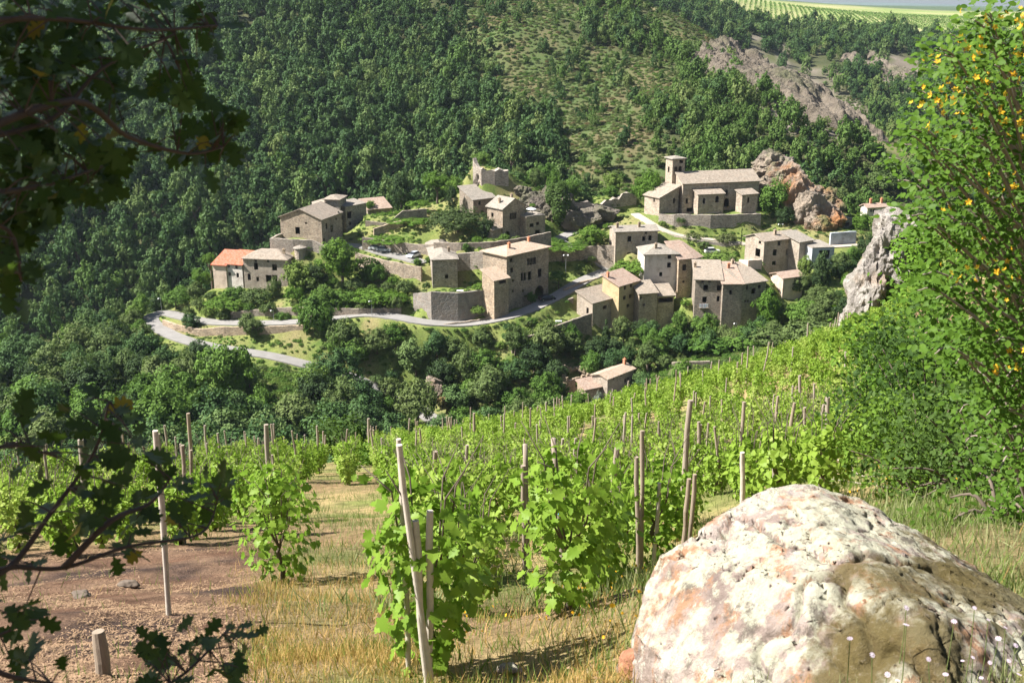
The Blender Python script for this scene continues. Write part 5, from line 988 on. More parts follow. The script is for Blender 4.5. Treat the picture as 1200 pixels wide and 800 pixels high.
# ------------------------------------------------------------------ cars, lamps and garden things in the village
def car(px, py, Y, yaw, paint, label, L=4.1, hgt=1.45):
    p = at(px, py, Y); z = RALL[np.hypot(RALL[:, 0]-p.x, RALL[:, 1]-p.y).argmin(), 2]+.06 if np.hypot(RALL[:, 0]-p.x, RALL[:, 1]-p.y).min() < 4 else Hs(p.x, p.y)+.05
    o = thing('parked_car', label, 'car', (p.x, p.y, z), yaw); m = plain('car_paint_'+label.split()[0], paint, .25, .2, .02); w = 1.72
    prof = [(-.5,.30),(-.5,.62),(-.47,.78),(-.36,.84),(-.24,.90),(.40,.92),(.485,.80),(.5,.45),(.5,.30)]; mb = MB(); n = len(prof)
    for s_ in (-1, 1):
        for x, zz in prof: mb.v.append((x*L, s_*w/2*(1 if zz < .8 else .95), zz))
    mb.f += [list(range(n)), list(range(2*n-1, n-1, -1))]+[[i, n+i, n+(i+1) % n, (i+1) % n] for i in range(n)]; mb.build('body', m, o)
    cab = [(-.25,.895),(-.10,hgt-.04),(.02,hgt),(.27,hgt-.03),(.43,.90)]; gl = MB(); k = len(cab)
    for s_ in (-1, 1):
        for x, zz in cab: gl.v.append((x*L, s_*w/2*(.95 if zz < 1 else .74), zz))
    gl.f += [list(range(k)), list(range(2*k-1, k-1, -1))]+[[i, k+i, k+i+1, i+1] for i in range(k-1)]; gl.build('windows', M['glass'], o)
    MB().slab([(-.09*L, -w*.36, hgt-.03), (.27*L, -w*.36, hgt-.03), (.27*L, w*.36, hgt-.03), (-.09*L, w*.36, hgt-.03)], .05).build('roof_panel', m, o)
    tyre = plain('tyre_rubber', (.02, .02, .02), .9) if 'tyre_rubber' not in bpy.data.materials else bpy.data.materials['tyre_rubber']
    for sx in (-.31, .31):
        for s_ in (-1, 1):
            wh = MB().tube([(sx*L, s_*(w/2-.2), .31), (sx*L, s_*(w/2+.01), .31)], .31, 14).build('wheel', tyre, o); MB().tube([(sx*L, s_*(w/2-.05), .31), (sx*L, s_*(w/2+.025), .31)], .19, 10).build('rim', M['metal'], wh)
    for s_ in (-1, 1): MB().box((-.492*L, s_*.62, .68), (.06, .34, .16)).build('headlight', M['white'], o); MB().box((.497*L, s_*.66, .72), (.05, .2, .2)).build('tail_light', M['shutter_red'], o)
car(751,445,226.5,math.radians(218),(.62,.64,.66),'silver hatchback parked beside the roadside house')
car(485,301.5,274.5,math.radians(55),(.55,.58,.62),'grey hatchback parked on the upper lane by the square house')
car(441,291.5,281,math.radians(170),(.72,.73,.74),'white car parked on the upper lane, left of the pair')
car(450,292.5,280,math.radians(165),(.45,.47,.5),'pale grey car parked at the right of the pair on the upper lane')
car(641,352,257.6,math.radians(200),(.012,.016,.035),'dark blue car driving past the manor garage door')
car(957.5,288,277.8,math.radians(190),(.8,.8,.8),'white car parked above the blue grey garage')
car(386.5,287,283.5,math.radians(60),(.12,.25,.5),'blue car parked in the shade of the stone barn')
car(835,290,277,math.radians(185),(.7,.68,.62),'cream car in the sunny yard below the church lane')
def lamp(px, ptop, pbase, Y, label, arms=2):
    a, b = at(px, ptop, Y), at(px, pbase, Y); o = thing('street_lamp', label, 'street lamp', (b.x, b.y, b.z)); h = a.z-b.z
    MB().tube([(0, 0, -.6), (0, 0, h*.5), (0, 0, h)], [.09, .07, .05], 8).build('pole', M['metal'], o)
    for k in range(arms):
        s_ = (-1, 1)[k]; MB().tube([(0, 0, h-.25), (s_*.35, 0, h-.05), (s_*.55, 0, h-.12)], .03, 6).build('arm', M['metal'], o); MB().tube([(s_*.55, 0, h-.35), (s_*.55, 0, h-.12), (s_*.55, 0, h-.05)], [.2, .17, .05], 8).build('lamp_shade', M['white'], o)
lamp(663,298,320,267,'double armed street lamp beside the lane behind the manor'); lamp(436,352,370,252,'street lamp at the lane bend left of the bastion',1); lamp(190,349,369,270,'street lamp at the hairpin bend',1)
lamp(321,363,378,256.5,'street lamp on the lane below the long grey house',1); lamp(914,262,276,290,'street lamp under the crag behind the shuttered house',2); lamp(862.5,378,392,246,'white pole in front of the fortress house foot',1)
p = at(622.5,247,285.5); o = thing('parasol', 'round white parasol on the terrace roof of the gabled house', 'parasol', (p.x, p.y, p.z-1.5))
mb = MB(); ring = [(1.35*math.cos(a), 1.35*math.sin(a), 2.0) for a in np.linspace(0, 2*math.pi, 13)[:-1]]
for i in range(12): mb.poly([ring[i], ring[(i+1) % 12], (0, 0, 2.45)])
mb.build('canopy', M['white'], o); MB().tube([(0, 0, 0), (0, 0, 2.44)], .04, 6).build('pole', M['metal'], o)
def table(px, py, Y, label, r=.9, blue=False):
    p = at(px, py, Y); z = Hs(p.x, p.y); o = thing('garden_table', label, 'table', (p.x, p.y, z)); MB().box((0, 0, .74), (2*r, r*1.2, .08)).build('table_top', M['white'], o)
    for a in (-1, 1):
        for b in (-1, 1): MB().box((a*(r-.1), b*(r*.5), .34), (.09, .09, .74)).build('leg', plain('table_leg', (.1, .25, .5) if blue else (.7, .7, .7)), o)
table(539,336.5,253.5,'white table on the lawn terrace of the bastion',.8); table(654.6,373,249.5,'white topped table with blue legs on the lower lawn',.75,True)
# laundry balcony of the fortress house
p = at(825,357,252.3); o = thing('laundry', 'white and pink laundry hung over the balcony of the fortress house', 'laundry', (p.x, p.y, p.z-.7))
MB().box((0, .2, -.1), (2.2, 1.0, .12)).build('balcony_slab', M['stone_dark'], o)
for i, c in enumerate([(.75, .75, .78), (.7, .62, .66), (.78, .76, .8), (.62, .68, .76), (.75, .72, .7)]):
    q = MB(); x = -.95+i*.42; w_ = random.uniform(.3, .42); h_ = random.uniform(.5, 1.1); q.box((x, -.34, .95-h_/2), (w_, .05, h_)); q.build('cloth', plain(f'cloth_{i}', c, .9), o)
for i in range(7): MB().box((-1.05+i*.35, -.28, .42), (.04, .04, 1)).build('baluster', M['metal'], o)
MB().box((0, -.28, .95), (2.2, .05, .05)).build('rail', M['metal'], o)
# round turret on the barn terrace corner
p = at(352,300,274.6); a = at(352,290.5,274.6); o = thing('round_turret', 'small round turret with conical stone roof on the barn terrace', 'turret', tuple(p)); h = a.z-p.z
MB().tube([(0, 0, -3), (0, 0, h)], 1.45, 18).build('wall', M['stone_plaster'], o); MB().tube([(0, 0, h), (0, 0, h+.18), (0, 0, h+.75)], [1.75, 1.7, .15], 18).build('roof', M['tile_grey'], o)
# rows of vines on the small garden terrace and on the plateau
def hedge_row(pts, w_, h_, mat, seed):
    rng = np.random.default_rng(seed); C = []
    for a, b in zip(pts, pts[1:]):
        n = max(3, int((b-a).length*22)); t = rng.uniform(0, 1, n)[:, None]; C.append(np.array(a)*(1-t)+np.array(b)*t)
    C = np.concatenate(C); C += rng.normal(0, 1, C.shape)*np.array([w_, w_, h_])*.4+np.array([0, 0, h_*.6]); return leaves_np(C, rdir(len(C), rng)+np.array([0, 0, .6]), .4*rng.uniform(.7, 1.3, len(C)), LEAF_RHOMB, rng)
for i in range(6):
    a, b = at(427+i*7, 257-i*.6, 296), at(437+i*7.2, 247-i*.3, 302); a.z = Hs(a.x, a.y); b.z = Hs(b.x, b.y); V, Fc = hedge_row([a, b], .35, .8, None, i); c = np.array(a)
    tag(link('vine_row', mesh_np('vine_row', V-c, Fc, [L_['bright']]), None, tuple(c)), f'{ORD[i]} short vine row from the left on the garden terrace', 'vine row', 'vine rows on the garden terrace')
rowsV, rowsF, b0 = [], [], 0; rng = np.random.default_rng(8)
for i in range(76):
    x0 = 205+i*5+rng.normal(0, .4); ys = np.arange(960, 1300, 3.2); xs = x0+(ys-1035)*.22; k = (fbm2(xs/120, ys/120, 2) > -.5); xs, ys = xs[k], ys[k]; zz = H(xs, ys)
    C = np.c_[xs, ys, zz+.9].repeat(3, 0)+rng.normal(0, .5, (len(xs)*3, 3)); V, Fc = leaves_np(C, rdir(len(C), rng)+np.array([0, -.2, 1]), 1.5, LEAF_RHOMB, rng); rowsV.append(V); rowsF.append(Fc+b0); b0 += len(V)
tag(link('plateau_vines', mesh_np('plateau_vines', np.concatenate(rowsV), np.concatenate(rowsF), [L_['hill']])), 'distant vineyard rows on the plateau field', 'vines', kind='stuff')

# ------------------------------------------------------------------ the vineyard in front
def ground_hit(px, py):
    r = ray(px, py); lo = 2.0
    for Y in np.concatenate([np.arange(3, 20, .1), np.arange(20, 120, .5)]):
        if CZ+r.z/r.y*Y < Hs(r.x/r.y*Y, Y): return Vector((r.x/r.y*Y, Y, Hs(r.x/r.y*Y, Y)))
    return at(px, py, 60)
m, t, b, n, l = new_mat('post_weathered_wood'); v = coord(t); f = noise(t, mapping(t, v, (30, 30, 3)), 1, 6, .7); oi = n('ShaderNodeObjectInfo')
col = mixc(t, f, (.15, .115, .085), (.44, .375, .30)); col = mixc(t, math_(t, 'MULTIPLY', oi.outputs['Random'], .6), col, (.22, .15, .09)); l(col, b.inputs['Base Color']); b.inputs['Roughness'].default_value = .95; bump(t, f, b, .6, .01); M['post'] = m
M['post_pale'] = plain('post_pale_wood', (.44, .38, .31), .95, var=.35, scale=18)
L_['vine'] = leafmat('leaves_vine', (.19, .30, .032), (.285, .39, .06), .48, (.35, .43, .09), rough=.45, spec=.14); L_['vine_near'] = leafmat('leaves_vine_near', (.15, .265, .026), (.25, .365, .048), .48, rough=.45, spec=.16)
def vine_mesh(seed, n, hgt, rad, tmpl, size, mat, shoots=7):
    rng = np.random.default_rng(seed); z = rng.beta(1.3, 1.1, n)*hgt; a = rng.uniform(0, 6.28, n); bulge = rad*(.55+.55*np.sin(np.clip(z/hgt, 0, 1)*2.6))*rng.uniform(.45, 1.08, n)
    C = np.c_[np.cos(a)*bulge, np.sin(a)*bulge, z+.08]; N = np.c_[np.cos(a), np.sin(a), rng.uniform(.1, 1.0, n)]+rdir(n, rng)*.55
    for k in range(shoots):
        a = rng.uniform(0, 6.28); d = np.array([math.cos(a)*.30, math.sin(a)*.30, rng.uniform(.12, .5)]); t_ = np.linspace(0, 1, 12)[:, None]; base = np.array([math.cos(a)*rad*.5, math.sin(a)*rad*.5, hgt*rng.uniform(.7, .95)])
        p = base+d*t_+np.array([0, 0, -.25])*t_**2+rng.normal(0, .03, (12, 3)); C = np.r_[C, p]; N = np.r_[N, rdir(12, rng)+np.array([0, 0, .6])]
    sz = size*rng.uniform(.6, 1.2, len(C)); sz[-shoots*12:] *= .7
    return C, N, sz, rng
VM, SM = [], []
for i in range(5):
    C, N, sz, rg = vine_mesh(100+i, 330, 1.04+.12*(i % 3), .31, LEAF_VINE_S, .105, None, 10); V, Fc = leaves_np(C, N, sz, LEAF_VINE_S, rg); VM.append(mesh_np('foliage', V, Fc, [L_['vine']]))
def vine_stem(seed, hgt=1.3):
    rg = random.Random(seed); mb = MB(); mb.tube([(0, 0, -.15), (.03, .02, .2), (-.03, .03, .42), (.02, 0, .55)], [.045, .035, .03, .02], 6)
    for k in range(6):
        a = k*1.05+rg.uniform(-.3, .3); mb.tube([(0, 0, .5), (math.cos(a)*.14, math.sin(a)*.14, .8), (math.cos(a)*.2, math.sin(a)*.2, hgt), (math.cos(a)*.38, math.sin(a)*.38, hgt+rg.uniform(.1, .4))], [.012, .009, .007, .003], 4)
    return mb.mesh('stem', M['bark'], True)
SM = [vine_stem(i) for i in range(3)]
BROW = ([-300, -200, 0, 200, 420, 480, 560, 660, 760, 860, 985, 1100], [20, 26, 32, 42, 60, 67, 75, 78, 80, 85, 88, 88])
NEARV = [(503,812,6.2,1.2,.33,'vine climbing the leaning pale post in the near middle'),(665,716,None,1.25,.40,'bushy vine in front of the blue banded post'),(330,682,None,1.45,.5,'isolated bushy vine above the bare soil'),(765,660,None,1.2,.42,'vine beside the forked dark posts near the boulder'),(535,690,None,1.0,.36,'second vine behind the leaning pale post')]
vx, vy, vr = [], [], []
rng = np.random.default_rng(77)
for r_ in range(-40, 60):
    y = 7.0+rng.uniform(0, 1)
    while y < 92:
        x = r_*1.42-.16*(y-8)+rng.normal(0, .13); vr.append(r_); vx.append(x); vy.append(y+rng.normal(0, .12)); y += 1.2
vx, vy, vr = np.array(vx), np.array(vy), np.array(vr); vz = H(vx, vy); qx, qy, _ = proj(vx, vy, vz)
k = (qx > -70)&(qx < 1120)&(vy < np.interp(qx, *BROW)+fbm2(vx/5, vy/5, 2)*3)
k &= ~((vy < 9.6)&(qx < 760)); k &= ~((vy < 15.5)&(qx < 455)); k &= ~((vy < 30)&(np.abs(qx-(400+(qy-560)*-.05)) < 52))
k &= ~((vy < 9.5)&(qx > 700)); k &= ~((vy < 12)&(qx > 840)); k &= ~((vy < 16)&(qx > 930+(vy-9)*16)); k &= ~((vy < 62)&(qx > 1010+(vy-16)*1.2)); k &= rng.uniform(0, 1, len(vx)) > .08
k &= ~((qx < 420)&(fbm2(vx/4, vy/4, 2) < -.22)&(vy > 15))
nv = [ground_hit(a, b) if Y is None else Vector((ray(a, b).x/ray(a, b).y*Y, Y, Hs(ray(a, b).x/ray(a, b).y*Y, Y))) for a, b, Y, *_ in NEARV]
for q in nv: k &= np.hypot(vx-q.x, vy-q.y) > .75
vx, vy, vz, qx, qy, vr = vx[k], vy[k], vz[k], qx[k], qy[k], vr[k]
seat_ = {}                                                            # which row, counted from the aisle, and which vine down that row
for i in np.argsort(vy): seat_[i] = None
rowsR = sorted({r for r, q in zip(vr, qx) if q >= 400}); rowsL = sorted({r for r, q in zip(vr, qx) if q < 400}, reverse=True); cnt_ = {}
for i in np.argsort(vy):
    sd_ = 'right' if qx[i] >= 400 else 'left'; rk = (rowsR if sd_ == 'right' else rowsL).index(vr[i]); cnt_[(sd_, rk)] = cnt_.get((sd_, rk), -1)+1; seat_[i] = f'{ordinal(cnt_[(sd_, rk)])} vine down the {ordinal(rk)} row {sd_} of the grassy aisle'
LM = mesh_np('leaf', LEAF_VINE[0], np.array(LEAF_VINE[1]), [L_['vine_near']], True)
for i, (q, (a, b_, Y, hg, rd, lab)) in enumerate(zip(nv, NEARV)):
    o = thing('grapevine', lab, 'grapevine', tuple(q), group='grapevines on the near slope'); link('stem', SM[i % 3], o)
    C, N, sz, rg = vine_mesh(300+i, 430, hg, rd, LEAF_VINE, .098, None, 12); idx_ = rg.permutation(len(C)); front = idx_[np.argsort(C[idx_, 1])][:240]; rest = np.setdiff1d(idx_, front)
    T_ = unit(rdir(len(C), rg)+np.array([0, 0, -.7])); Nn = unit(N); T_ = unit(T_-Nn*(T_*Nn).sum(1)[:, None]); B_ = np.cross(T_, Nn)
    for j in front:
        lo = link('leaf', LM, o); s_ = sz[j]; lo.matrix_local = Matrix(((B_[j, 0]*s_, T_[j, 0]*s_, Nn[j, 0]*s_, C[j, 0]), (B_[j, 1]*s_, T_[j, 1]*s_, Nn[j, 1]*s_, C[j, 1]), (B_[j, 2]*s_, T_[j, 2]*s_, Nn[j, 2]*s_, C[j, 2]), (0, 0, 0, 1)))
    V, Fc = leaves_np(C[rest], N[rest], sz[rest], LEAF_VINE, rg); tag(link('foliage', mesh_np('foliage', V, Fc, [L_['vine_near']], True), o), kind='stuff')
order = np.argsort(vy+np.where((qx > 0)&(qx < 1100), 0, 100)); NV = 290; vproto = {}
for c_, i in enumerate(order[:NV]):
    side = 'left of the grassy aisle' if qx[i] < 400 else 'on the slope right of the aisle'; row = 'front rows' if vy[i] < 16 else 'middle rows' if vy[i] < 24 else 'farther rows'
    o = thing('grapevine', f'leafy {seat_[i]}', 'grapevine', (vx[i], vy[i], vz[i]), rng.uniform(0, 6.28), f'grapevines in the {row} {side}'); s_ = rng.uniform(.75, 1.05); kk = int(rng.integers(0, 5))
    link('stem', SM[c_ % 3], o, scale=s_); fo = link('foliage', VM[kk], o, scale=(s_, s_, s_*rng.uniform(.9, 1.15))); vproto.setdefault(kk, fo)
rest = order[NV:]; print('vines', len(vx)); s_ = rng.uniform(.75, 1.05, len(rest))
scatter('vine_foliage', np.c_[vx, vy, vz][rest], np.c_[s_*0, s_*0, rng.uniform(0, 6.28, len(rest))], np.c_[s_, s_, s_*rng.uniform(.9, 1.15, len(rest))], rng.integers(0, 5, len(rest)), [vproto[i] for i in range(5)], 'mass of grapevines on the lower vineyard towards the brow', 'vines')
# posts
def post_mesh(seed, n=9):
    rg = random.Random(seed); x, y = 0, 0; pts, rad = [], []
    for i in range(7): pts.append((x, y, -.12+i/6*1.12)); x += rg.uniform(-.008, .008); y += rg.uniform(-.008, .008); rad.append(1+rg.uniform(-.1, .1))
    rad[-1] *= .93; return pts, rad
def post(b, t_, r, label, group=None, band=False):
    d = t_-b; o = tag(link('vineyard_post', None, None, tuple(b)), label, 'post', group) if band else None; pts, rad = post_mesh(random.random()); mb = MB()
    q = Vector((0, 0, 1)).rotation_difference(d.normalized()); L = d.length
    mb.tube([q@Vector((p[0]*1.5, p[1]*1.5, p[2]*L)) for p in pts], [r*k for k in rad], 12)
    if not band: o = tag(mb.build('vineyard_post', M['post_pale'] if 'pale post' in label or 'grey' in label else M['post'], None, False, tuple(b)), label, 'post', group)
    else:
        mb.build('stake', M['post'], o, True); c = d*.55; MB().tube([tuple(c-d*.012), tuple(c+d*.012)], r*1.15, 10).build('band', plain('band_blue', (.15, .4, .75), .5), o)
    return o
EXP = [((474,522),(506,762),5.85,.0195,'leaning pale post at the near middle vine'),((464,516),(474,650),6.1,.017,'thin grey post just left of the leaning pale post'),((487,612),(498,700),5.85,.021,'short split stake crossing the leaning pale post'),((504,598),(499,680),5.9,.021,'stubby brown stake right of the leaning pale post'),
 ((184,505),(198,722),None,.027,'tall straight grey post in the dark oak twigs'),((113,744),(122,830),6.2,.046,'sawn off round post at the bottom left corner'),((648,514),(664,660),10.6,.032,'slanting post with a blue band'),((615,520),(619,610),13,.034,'dark upright post left of the blue banded post'),((612,545),(616,605),12.6,.034,'shorter twin of the dark upright post'),((748,505),(752,645),11.2,.026,'tall dark forked post near the boulder'),((744,535),(750,600),11.0,.027,'dark stub beside the tall forked post'),
 ((773,566),(768,615),11.2,.022,'short grey stake right of the forked post'),((806,560),(802,618),10.8,.026,'first of two brown stakes above the boulder'),((812,556),(809,612),11,.024,'second of two brown stakes above the boulder'),((869,530),(873,575),14.5,.036,'grey post behind the boulder top'),((906,545),(909,585),13,.03,'thin stake above the boulder ridge'),
 ((222,484),(223,540),30,.06,'thick post at the left brow of the vineyard'),((312,497),(314,560),24,.055,'post above the isolated bushy vine'),((94,515),(96,575),20,.055,'brown post far left among vine leaves'),((937,440),(939,500),42,.06,'tall lone post on the upper right vines'),((957,475),(960,530),34,.055,'post right of the tall lone post'),((555,484),(557,545),50,.07,'post on the vineyard brow below the valley road'),((432,490),(434,540),50,.07,'leaning post on the brow at the aisle end')]
for (a, b_, Y, r, lab) in EXP:
    g_ = ground_hit(*b_) if Y is None else at(*b_, Y); 
    if Y is not None: 
        hz_ = Hs(g_.x, g_.y); g_.z = min(g_.z, hz_)
    t_ = at(a[0], a[1], g_.y); post(g_, t_, r, lab, 'vineyard posts', 'blue band' in lab)
cand = np.where((vy > 11)&(rng.uniform(0, 1, len(vy)) < np.where(vy < 20, .16, np.where(vy > .84*np.interp(qx, *BROW), .5, .2)))&(qx > 0)&(qx < 1010))[0]; cand = cand[np.argsort(vy[cand])][:240]
GP = {}
for i in cand:
    hgt = rng.uniform(1.45, 2.0); b_ = Vector((vx[i]+rng.normal(0, .1), vy[i]-.05, vz[i])); q, y_, _ = proj(b_.x, b_.y, b_.z+hgt)
    row = 'front' if vy[i] < 20 else 'middle' if vy[i] < 40 else 'far'; side = 'left of the aisle' if q < 400 else 'right of the aisle'
    post(b_, b_+Vector((rng.normal(0, .09), rng.normal(0, .09), hgt)), rng.uniform(.022, .036)*(1+.006*vy[i]), f'weathered stake at the {seat_[i]}', f'stakes among the {row} vines {side}')

# ------------------------------------------------------------------ the boulder beside the camera
def hull_rock(pts, target, seed, amp):
    bm = bmesh.new()
    for p in pts: bm.verts.new(p)
    r = bmesh.ops.convex_hull(bm, input=bm.verts); junk = list({g for g in r['geom_interior']+r['geom_unused'] if isinstance(g, bmesh.types.BMVert)}); bmesh.ops.delete(bm, geom=junk, context='VERTS')
    bmesh.ops.triangulate(bm, faces=bm.faces)
    for it in range(9):
        lim = max(target, .6*.62**it); ed = [e for e in bm.edges if e.calc_length() > lim]
        if not ed: break
        bmesh.ops.subdivide_edges(bm, edges=ed, cuts=1, use_grid_fill=False); bmesh.ops.triangulate(bm, faces=[f for f in bm.faces if len(f.verts) > 3])
        if it == 99: bmesh.ops.smooth_vert(bm, verts=bm.verts, factor=.35, use_axis_x=True, use_axis_y=True, use_axis_z=True)
    bm.normal_update(); V = np.array([v.co[:] for v in bm.verts]); N = np.array([v.normal[:] for v in bm.verts]); Fc = np.array([[v.index for v in f.verts] for f in bm.faces]); bm.free()
    a = fbm3(V[:, 0]*1.4+seed, V[:, 1]*1.4, V[:, 2]*1.1, 5); c = 1-np.abs(fbm3(V[:, 0]*2.6, V[:, 1]*2.6+seed, V[:, 2]*1.6, 4))*2.2
    g1 = fbm3(V[:, 0]*1.1+V[:, 2]*.5+3, V[:, 1]*1.1, V[:, 2]*.7, 4); g2 = fbm3(V[:, 0]*2.3+9, V[:, 1]*2.3, V[:, 2]*1.2+V[:, 0]*.8, 4)
    d = a*amp*.75+np.minimum(c, .7)*amp*.3-np.exp(-np.abs(g1)/.02)*amp*.9-np.exp(-np.abs(g2)/.016)*amp*.55+np.abs(fbm3(V[:, 0]*6, V[:, 1]*6, V[:, 2]*4, 5))*amp*.3+fbm3(V[:, 0]*22, V[:, 1]*22, V[:, 2]*18, 3)*amp*.2; return V+N*d[:, None], Fc
bp_ = [at(*q) for q in [(772,652,5.5),(848,604,5.75),(905,574,5.85),(948,570,5.9),(1005,588,5.9),(1100,642,5.6),(1152,694,5.3),(1240,735,4.9),(744,742,5.3),(738,850,5.2),(790,980,4.7),(1000,1000,3.7),(1180,980,3.6),(1320,900,4.2),(1000,700,4.75),(1085,730,4.35),
    (850,650,7.2),(950,615,7.4),(1090,660,7),(1240,730,6.2),(760,780,6.6),(900,760,7.6),(1200,820,6.4)]]
V, Fc = hull_rock(bp_, .022, 3, .085); c = V.mean(0); c[2] = V[:, 2].min()
m, t, b, n, l = new_mat('boulder_lichen_rock'); v = coord(t); f = noise(t, v, 2.2, 10, .7)
col = ramp(t, f, [(.3, (.15, .115, .10)), (.42, (.26, .20, .17)), (.55, (.36, .29, .25)), (.7, (.28, .245, .23))])
f2 = noise(t, mapping(t, v, (1, 1, .45)), 5.5, 10, .72); f3 = noise(t, v, 34, 8, .75); f4 = noise(t, mapping(t, v, (1.3, 1.3, .5)), 3.1, 9, .7)
def patch(fac, lo, hi, amt, col, c):
    mr = t.nodes.new('ShaderNodeMapRange'); mr.inputs[1].default_value = lo; mr.inputs[2].default_value = hi; t.links.new(fac, mr.inputs[0]); return mixc(t, math_(t, 'MULTIPLY', mr.outputs[0], amt), col, c)
col = patch(f4, .50, .58, .8, col, (.33, .17, .085)); ge = n('ShaderNodeNewGeometry'); sx_ = n('ShaderNodeSeparateXYZ'); l(ge.outputs['Normal'], sx_.inputs[0])
lf = math_(t, 'ADD', f2, math_(t, 'MULTIPLY', sx_.outputs[2], .16)); col = patch(lf, .575, .65, .85, col, (.44, .43, .32)); col = patch(noise(t, mapping(t, v, (1, 1, .5)), 7, 9, .78), .565, .62, .75, col, (.50, .485, .40))
col = patch(noise(t, mapping(t, v, (1.2, 1.2, .6)), 4.3, 10, .76), .55, .62, .85, col, (.115, .095, .078)); col = patch(noise(t, v, 16, 8, .78), .60, .66, .8, col, (.09, .075, .06)); sp = n('ShaderNodeSeparateXYZ'); l(v, sp.inputs[0])
mk = math_(t, 'ADD', noise(t, v, 2.6, 8, .7), math_(t, 'MULTIPLY', math_(t, 'ADD', sp.outputs[0], -.1), .26)); col = patch(mk, .56, .62, .9, col, (.105, .085, .035)); 
for (mx_, my_, mY, mr_) in ((1045, 715, 4.75, .40), (1120, 700, 5.0, .34), (985, 800, 4.3, .26), (1020, 765, 4.45, .3), (1085, 760, 4.3, .3)):
    lc = np.array(at(mx_, my_, mY))-c; vm_ = n('ShaderNodeVectorMath'); vm_.operation = 'DISTANCE'; l(v, vm_.inputs[0]); vm_.inputs[1].default_value = tuple(lc)
    dn_ = math_(t, 'ADD', math_(t, 'DIVIDE', vm_.outputs['Value'], mr_), math_(t, 'MULTIPLY', noise(t, v, 5, 8, .7), 1.6)); mf = n('ShaderNodeMapRange'); mf.inputs[1].default_value = 1.75; mf.inputs[2].default_value = 1.35; l(dn_, mf.inputs[0]); col = mixc(t, math_(t, 'MULTIPLY', mf.outputs[0], .92), col, mixc(t, f3, (.06, .045, .02), (.15, .115, .04)))
col = patch(f3, .56, .72, .55, col, (.26, .22, .19)); col = patch(f3, .28, .42, -.0, col, (1, 1, 1))
l(col, b.inputs['Base Color']); b.inputs['Roughness'].default_value = .95; b.inputs['Specular IOR Level'].default_value = .15
bump(t, math_(t, 'ADD', math_(t, 'MULTIPLY', f2, .7), math_(t, 'ADD', f3, math_(t, 'MULTIPLY', noise(t, v, 90, 5, .7), .4))), b, .8, .03)
tag(link('boulder', mesh_np('boulder', V-c, Fc, [m], True), None, tuple(c)), 'big pale boulder with lichen and dark moss at the lower right', 'boulder'); M['boulder'] = m
M['red_stone'] = rockmat('stone_rust', [(.3, (.22, .10, .06)), (.5, (.36, .17, .10)), (.7, (.42, .24, .15))], 4, .6)
for (px, py, Y, sz, lab) in [(757,772,5.4,.13,'rust red stone at the foot of the boulder'),(772,786,5.3,.10,'smaller rust stone wedged under the boulder'),(745,790,5.6,.07,'little brown stone left of the boulder'),(600,790,6,.06,'pale stone on the ground at bottom centre'),(150,688,10,.10,'dark clod of earth beside the grey post'),(95,700,9.6,.09,'dark earth clod on the bare soil')]:
    V, Fc = rock_np((sz*1.3, sz, sz*.7), int(px), sub=4); p = ground_hit(px, py) if Y > 5.5 else at(px, py, Y); p.z = Hs(p.x, p.y)+sz*.3; tag(link('stone', mesh_np('stone', V, Fc, [M['red_stone'] if 'rust' in lab else M['boulder'] if 'pale' in lab else M['bark']], True), None, tuple(p)), lab, 'stone')

# ------------------------------------------------------------------ the oak on the left edge
OAKB = [[(-150,60,1.75),(-60,30,1.95),(60,22,2.2),(175,35,2.4),(255,30,2.6)],[(-160,190,1.7),(-60,170,1.95),(60,140,2.2),(120,80,2.35),(205,40,2.55)],[(-60,170,1.95),(85,118,2.2),(150,160,2.4),(220,180,2.6),(262,172,2.7)],[(-170,250,1.7),(-60,260,1.9),(10,270,2.0),(25,330,2.0)],[(-160,330,1.7),(-40,240,1.9),(60,215,2.2),(120,195,2.4)],
 [(-170,720,1.7),(-60,690,1.9),(10,665,2.1),(75,665,2.2),(150,640,2.3),(235,625,2.5),(255,585,2.6)],[(-60,690,1.9),(10,665,2.1),(60,600,2.2),(110,530,2.3),(128,470,2.3)],[(-170,560,1.7),(-60,540,1.9),(20,520,2.15),(50,530,2.2)],[(-170,780,1.7),(-50,760,1.9),(20,735,2.0)],[(-150,900,1.7),(60,860,2.0),(200,800,2.2),(262,742,2.35)],[(75,665,2.2),(130,610,2.25),(175,590,2.4),(200,560,2.4)],[(-50,760,1.9),(5,790,1.9),(60,800,2.0)]]
OAKC = [(20,20,2.2,8,45),(80,15,2.3,8,45),(150,20,2.5,8,40),(200,15,2.6,8,40),(240,35,2.6,7,28),(60,70,2.2,8,40),(110,62,2.3,6,36),(20,90,2.1,8,45),(30,150,2.1,10,45),(80,150,2.2,8,42),(120,120,2.4,5,36),(60,200,2.2,9,42),(20,210,2.1,10,45),(110,200,2.4,6,30),(140,170,2.5,4,28),(200,70,2.6,5,34),(215,110,2.6,6,30),(255,140,2.7,5,20),(250,180,2.7,6,22),(265,165,2.7,4,20),(228,165,2.6,3,22),(10,280,2.0,5,32),(22,318,2.0,4,24),(8,240,2,5,28),
 (20,500,2.2,5,35),(40,530,2.2,4,30),(110,480,2.3,5,32),(130,500,2.3,5,34),(90,560,2.2,7,42),(50,610,2.1,7,42),(120,590,2.2,6,38),(170,590,2.4,6,30),(200,560,2.4,4,24),(150,640,2.3,5,28),(250,580,2.6,7,22),(215,610,2.5,4,22),(20,660,2.1,4,30),(15,730,2.0,6,32),(5,770,2,5,30),(210,760,2.2,8,36),(250,768,2.3,8,34),(190,790,2.2,6,32),(280,748,2.4,4,18),(60,798,2,4,26),(160,525,2.3,4,22)]
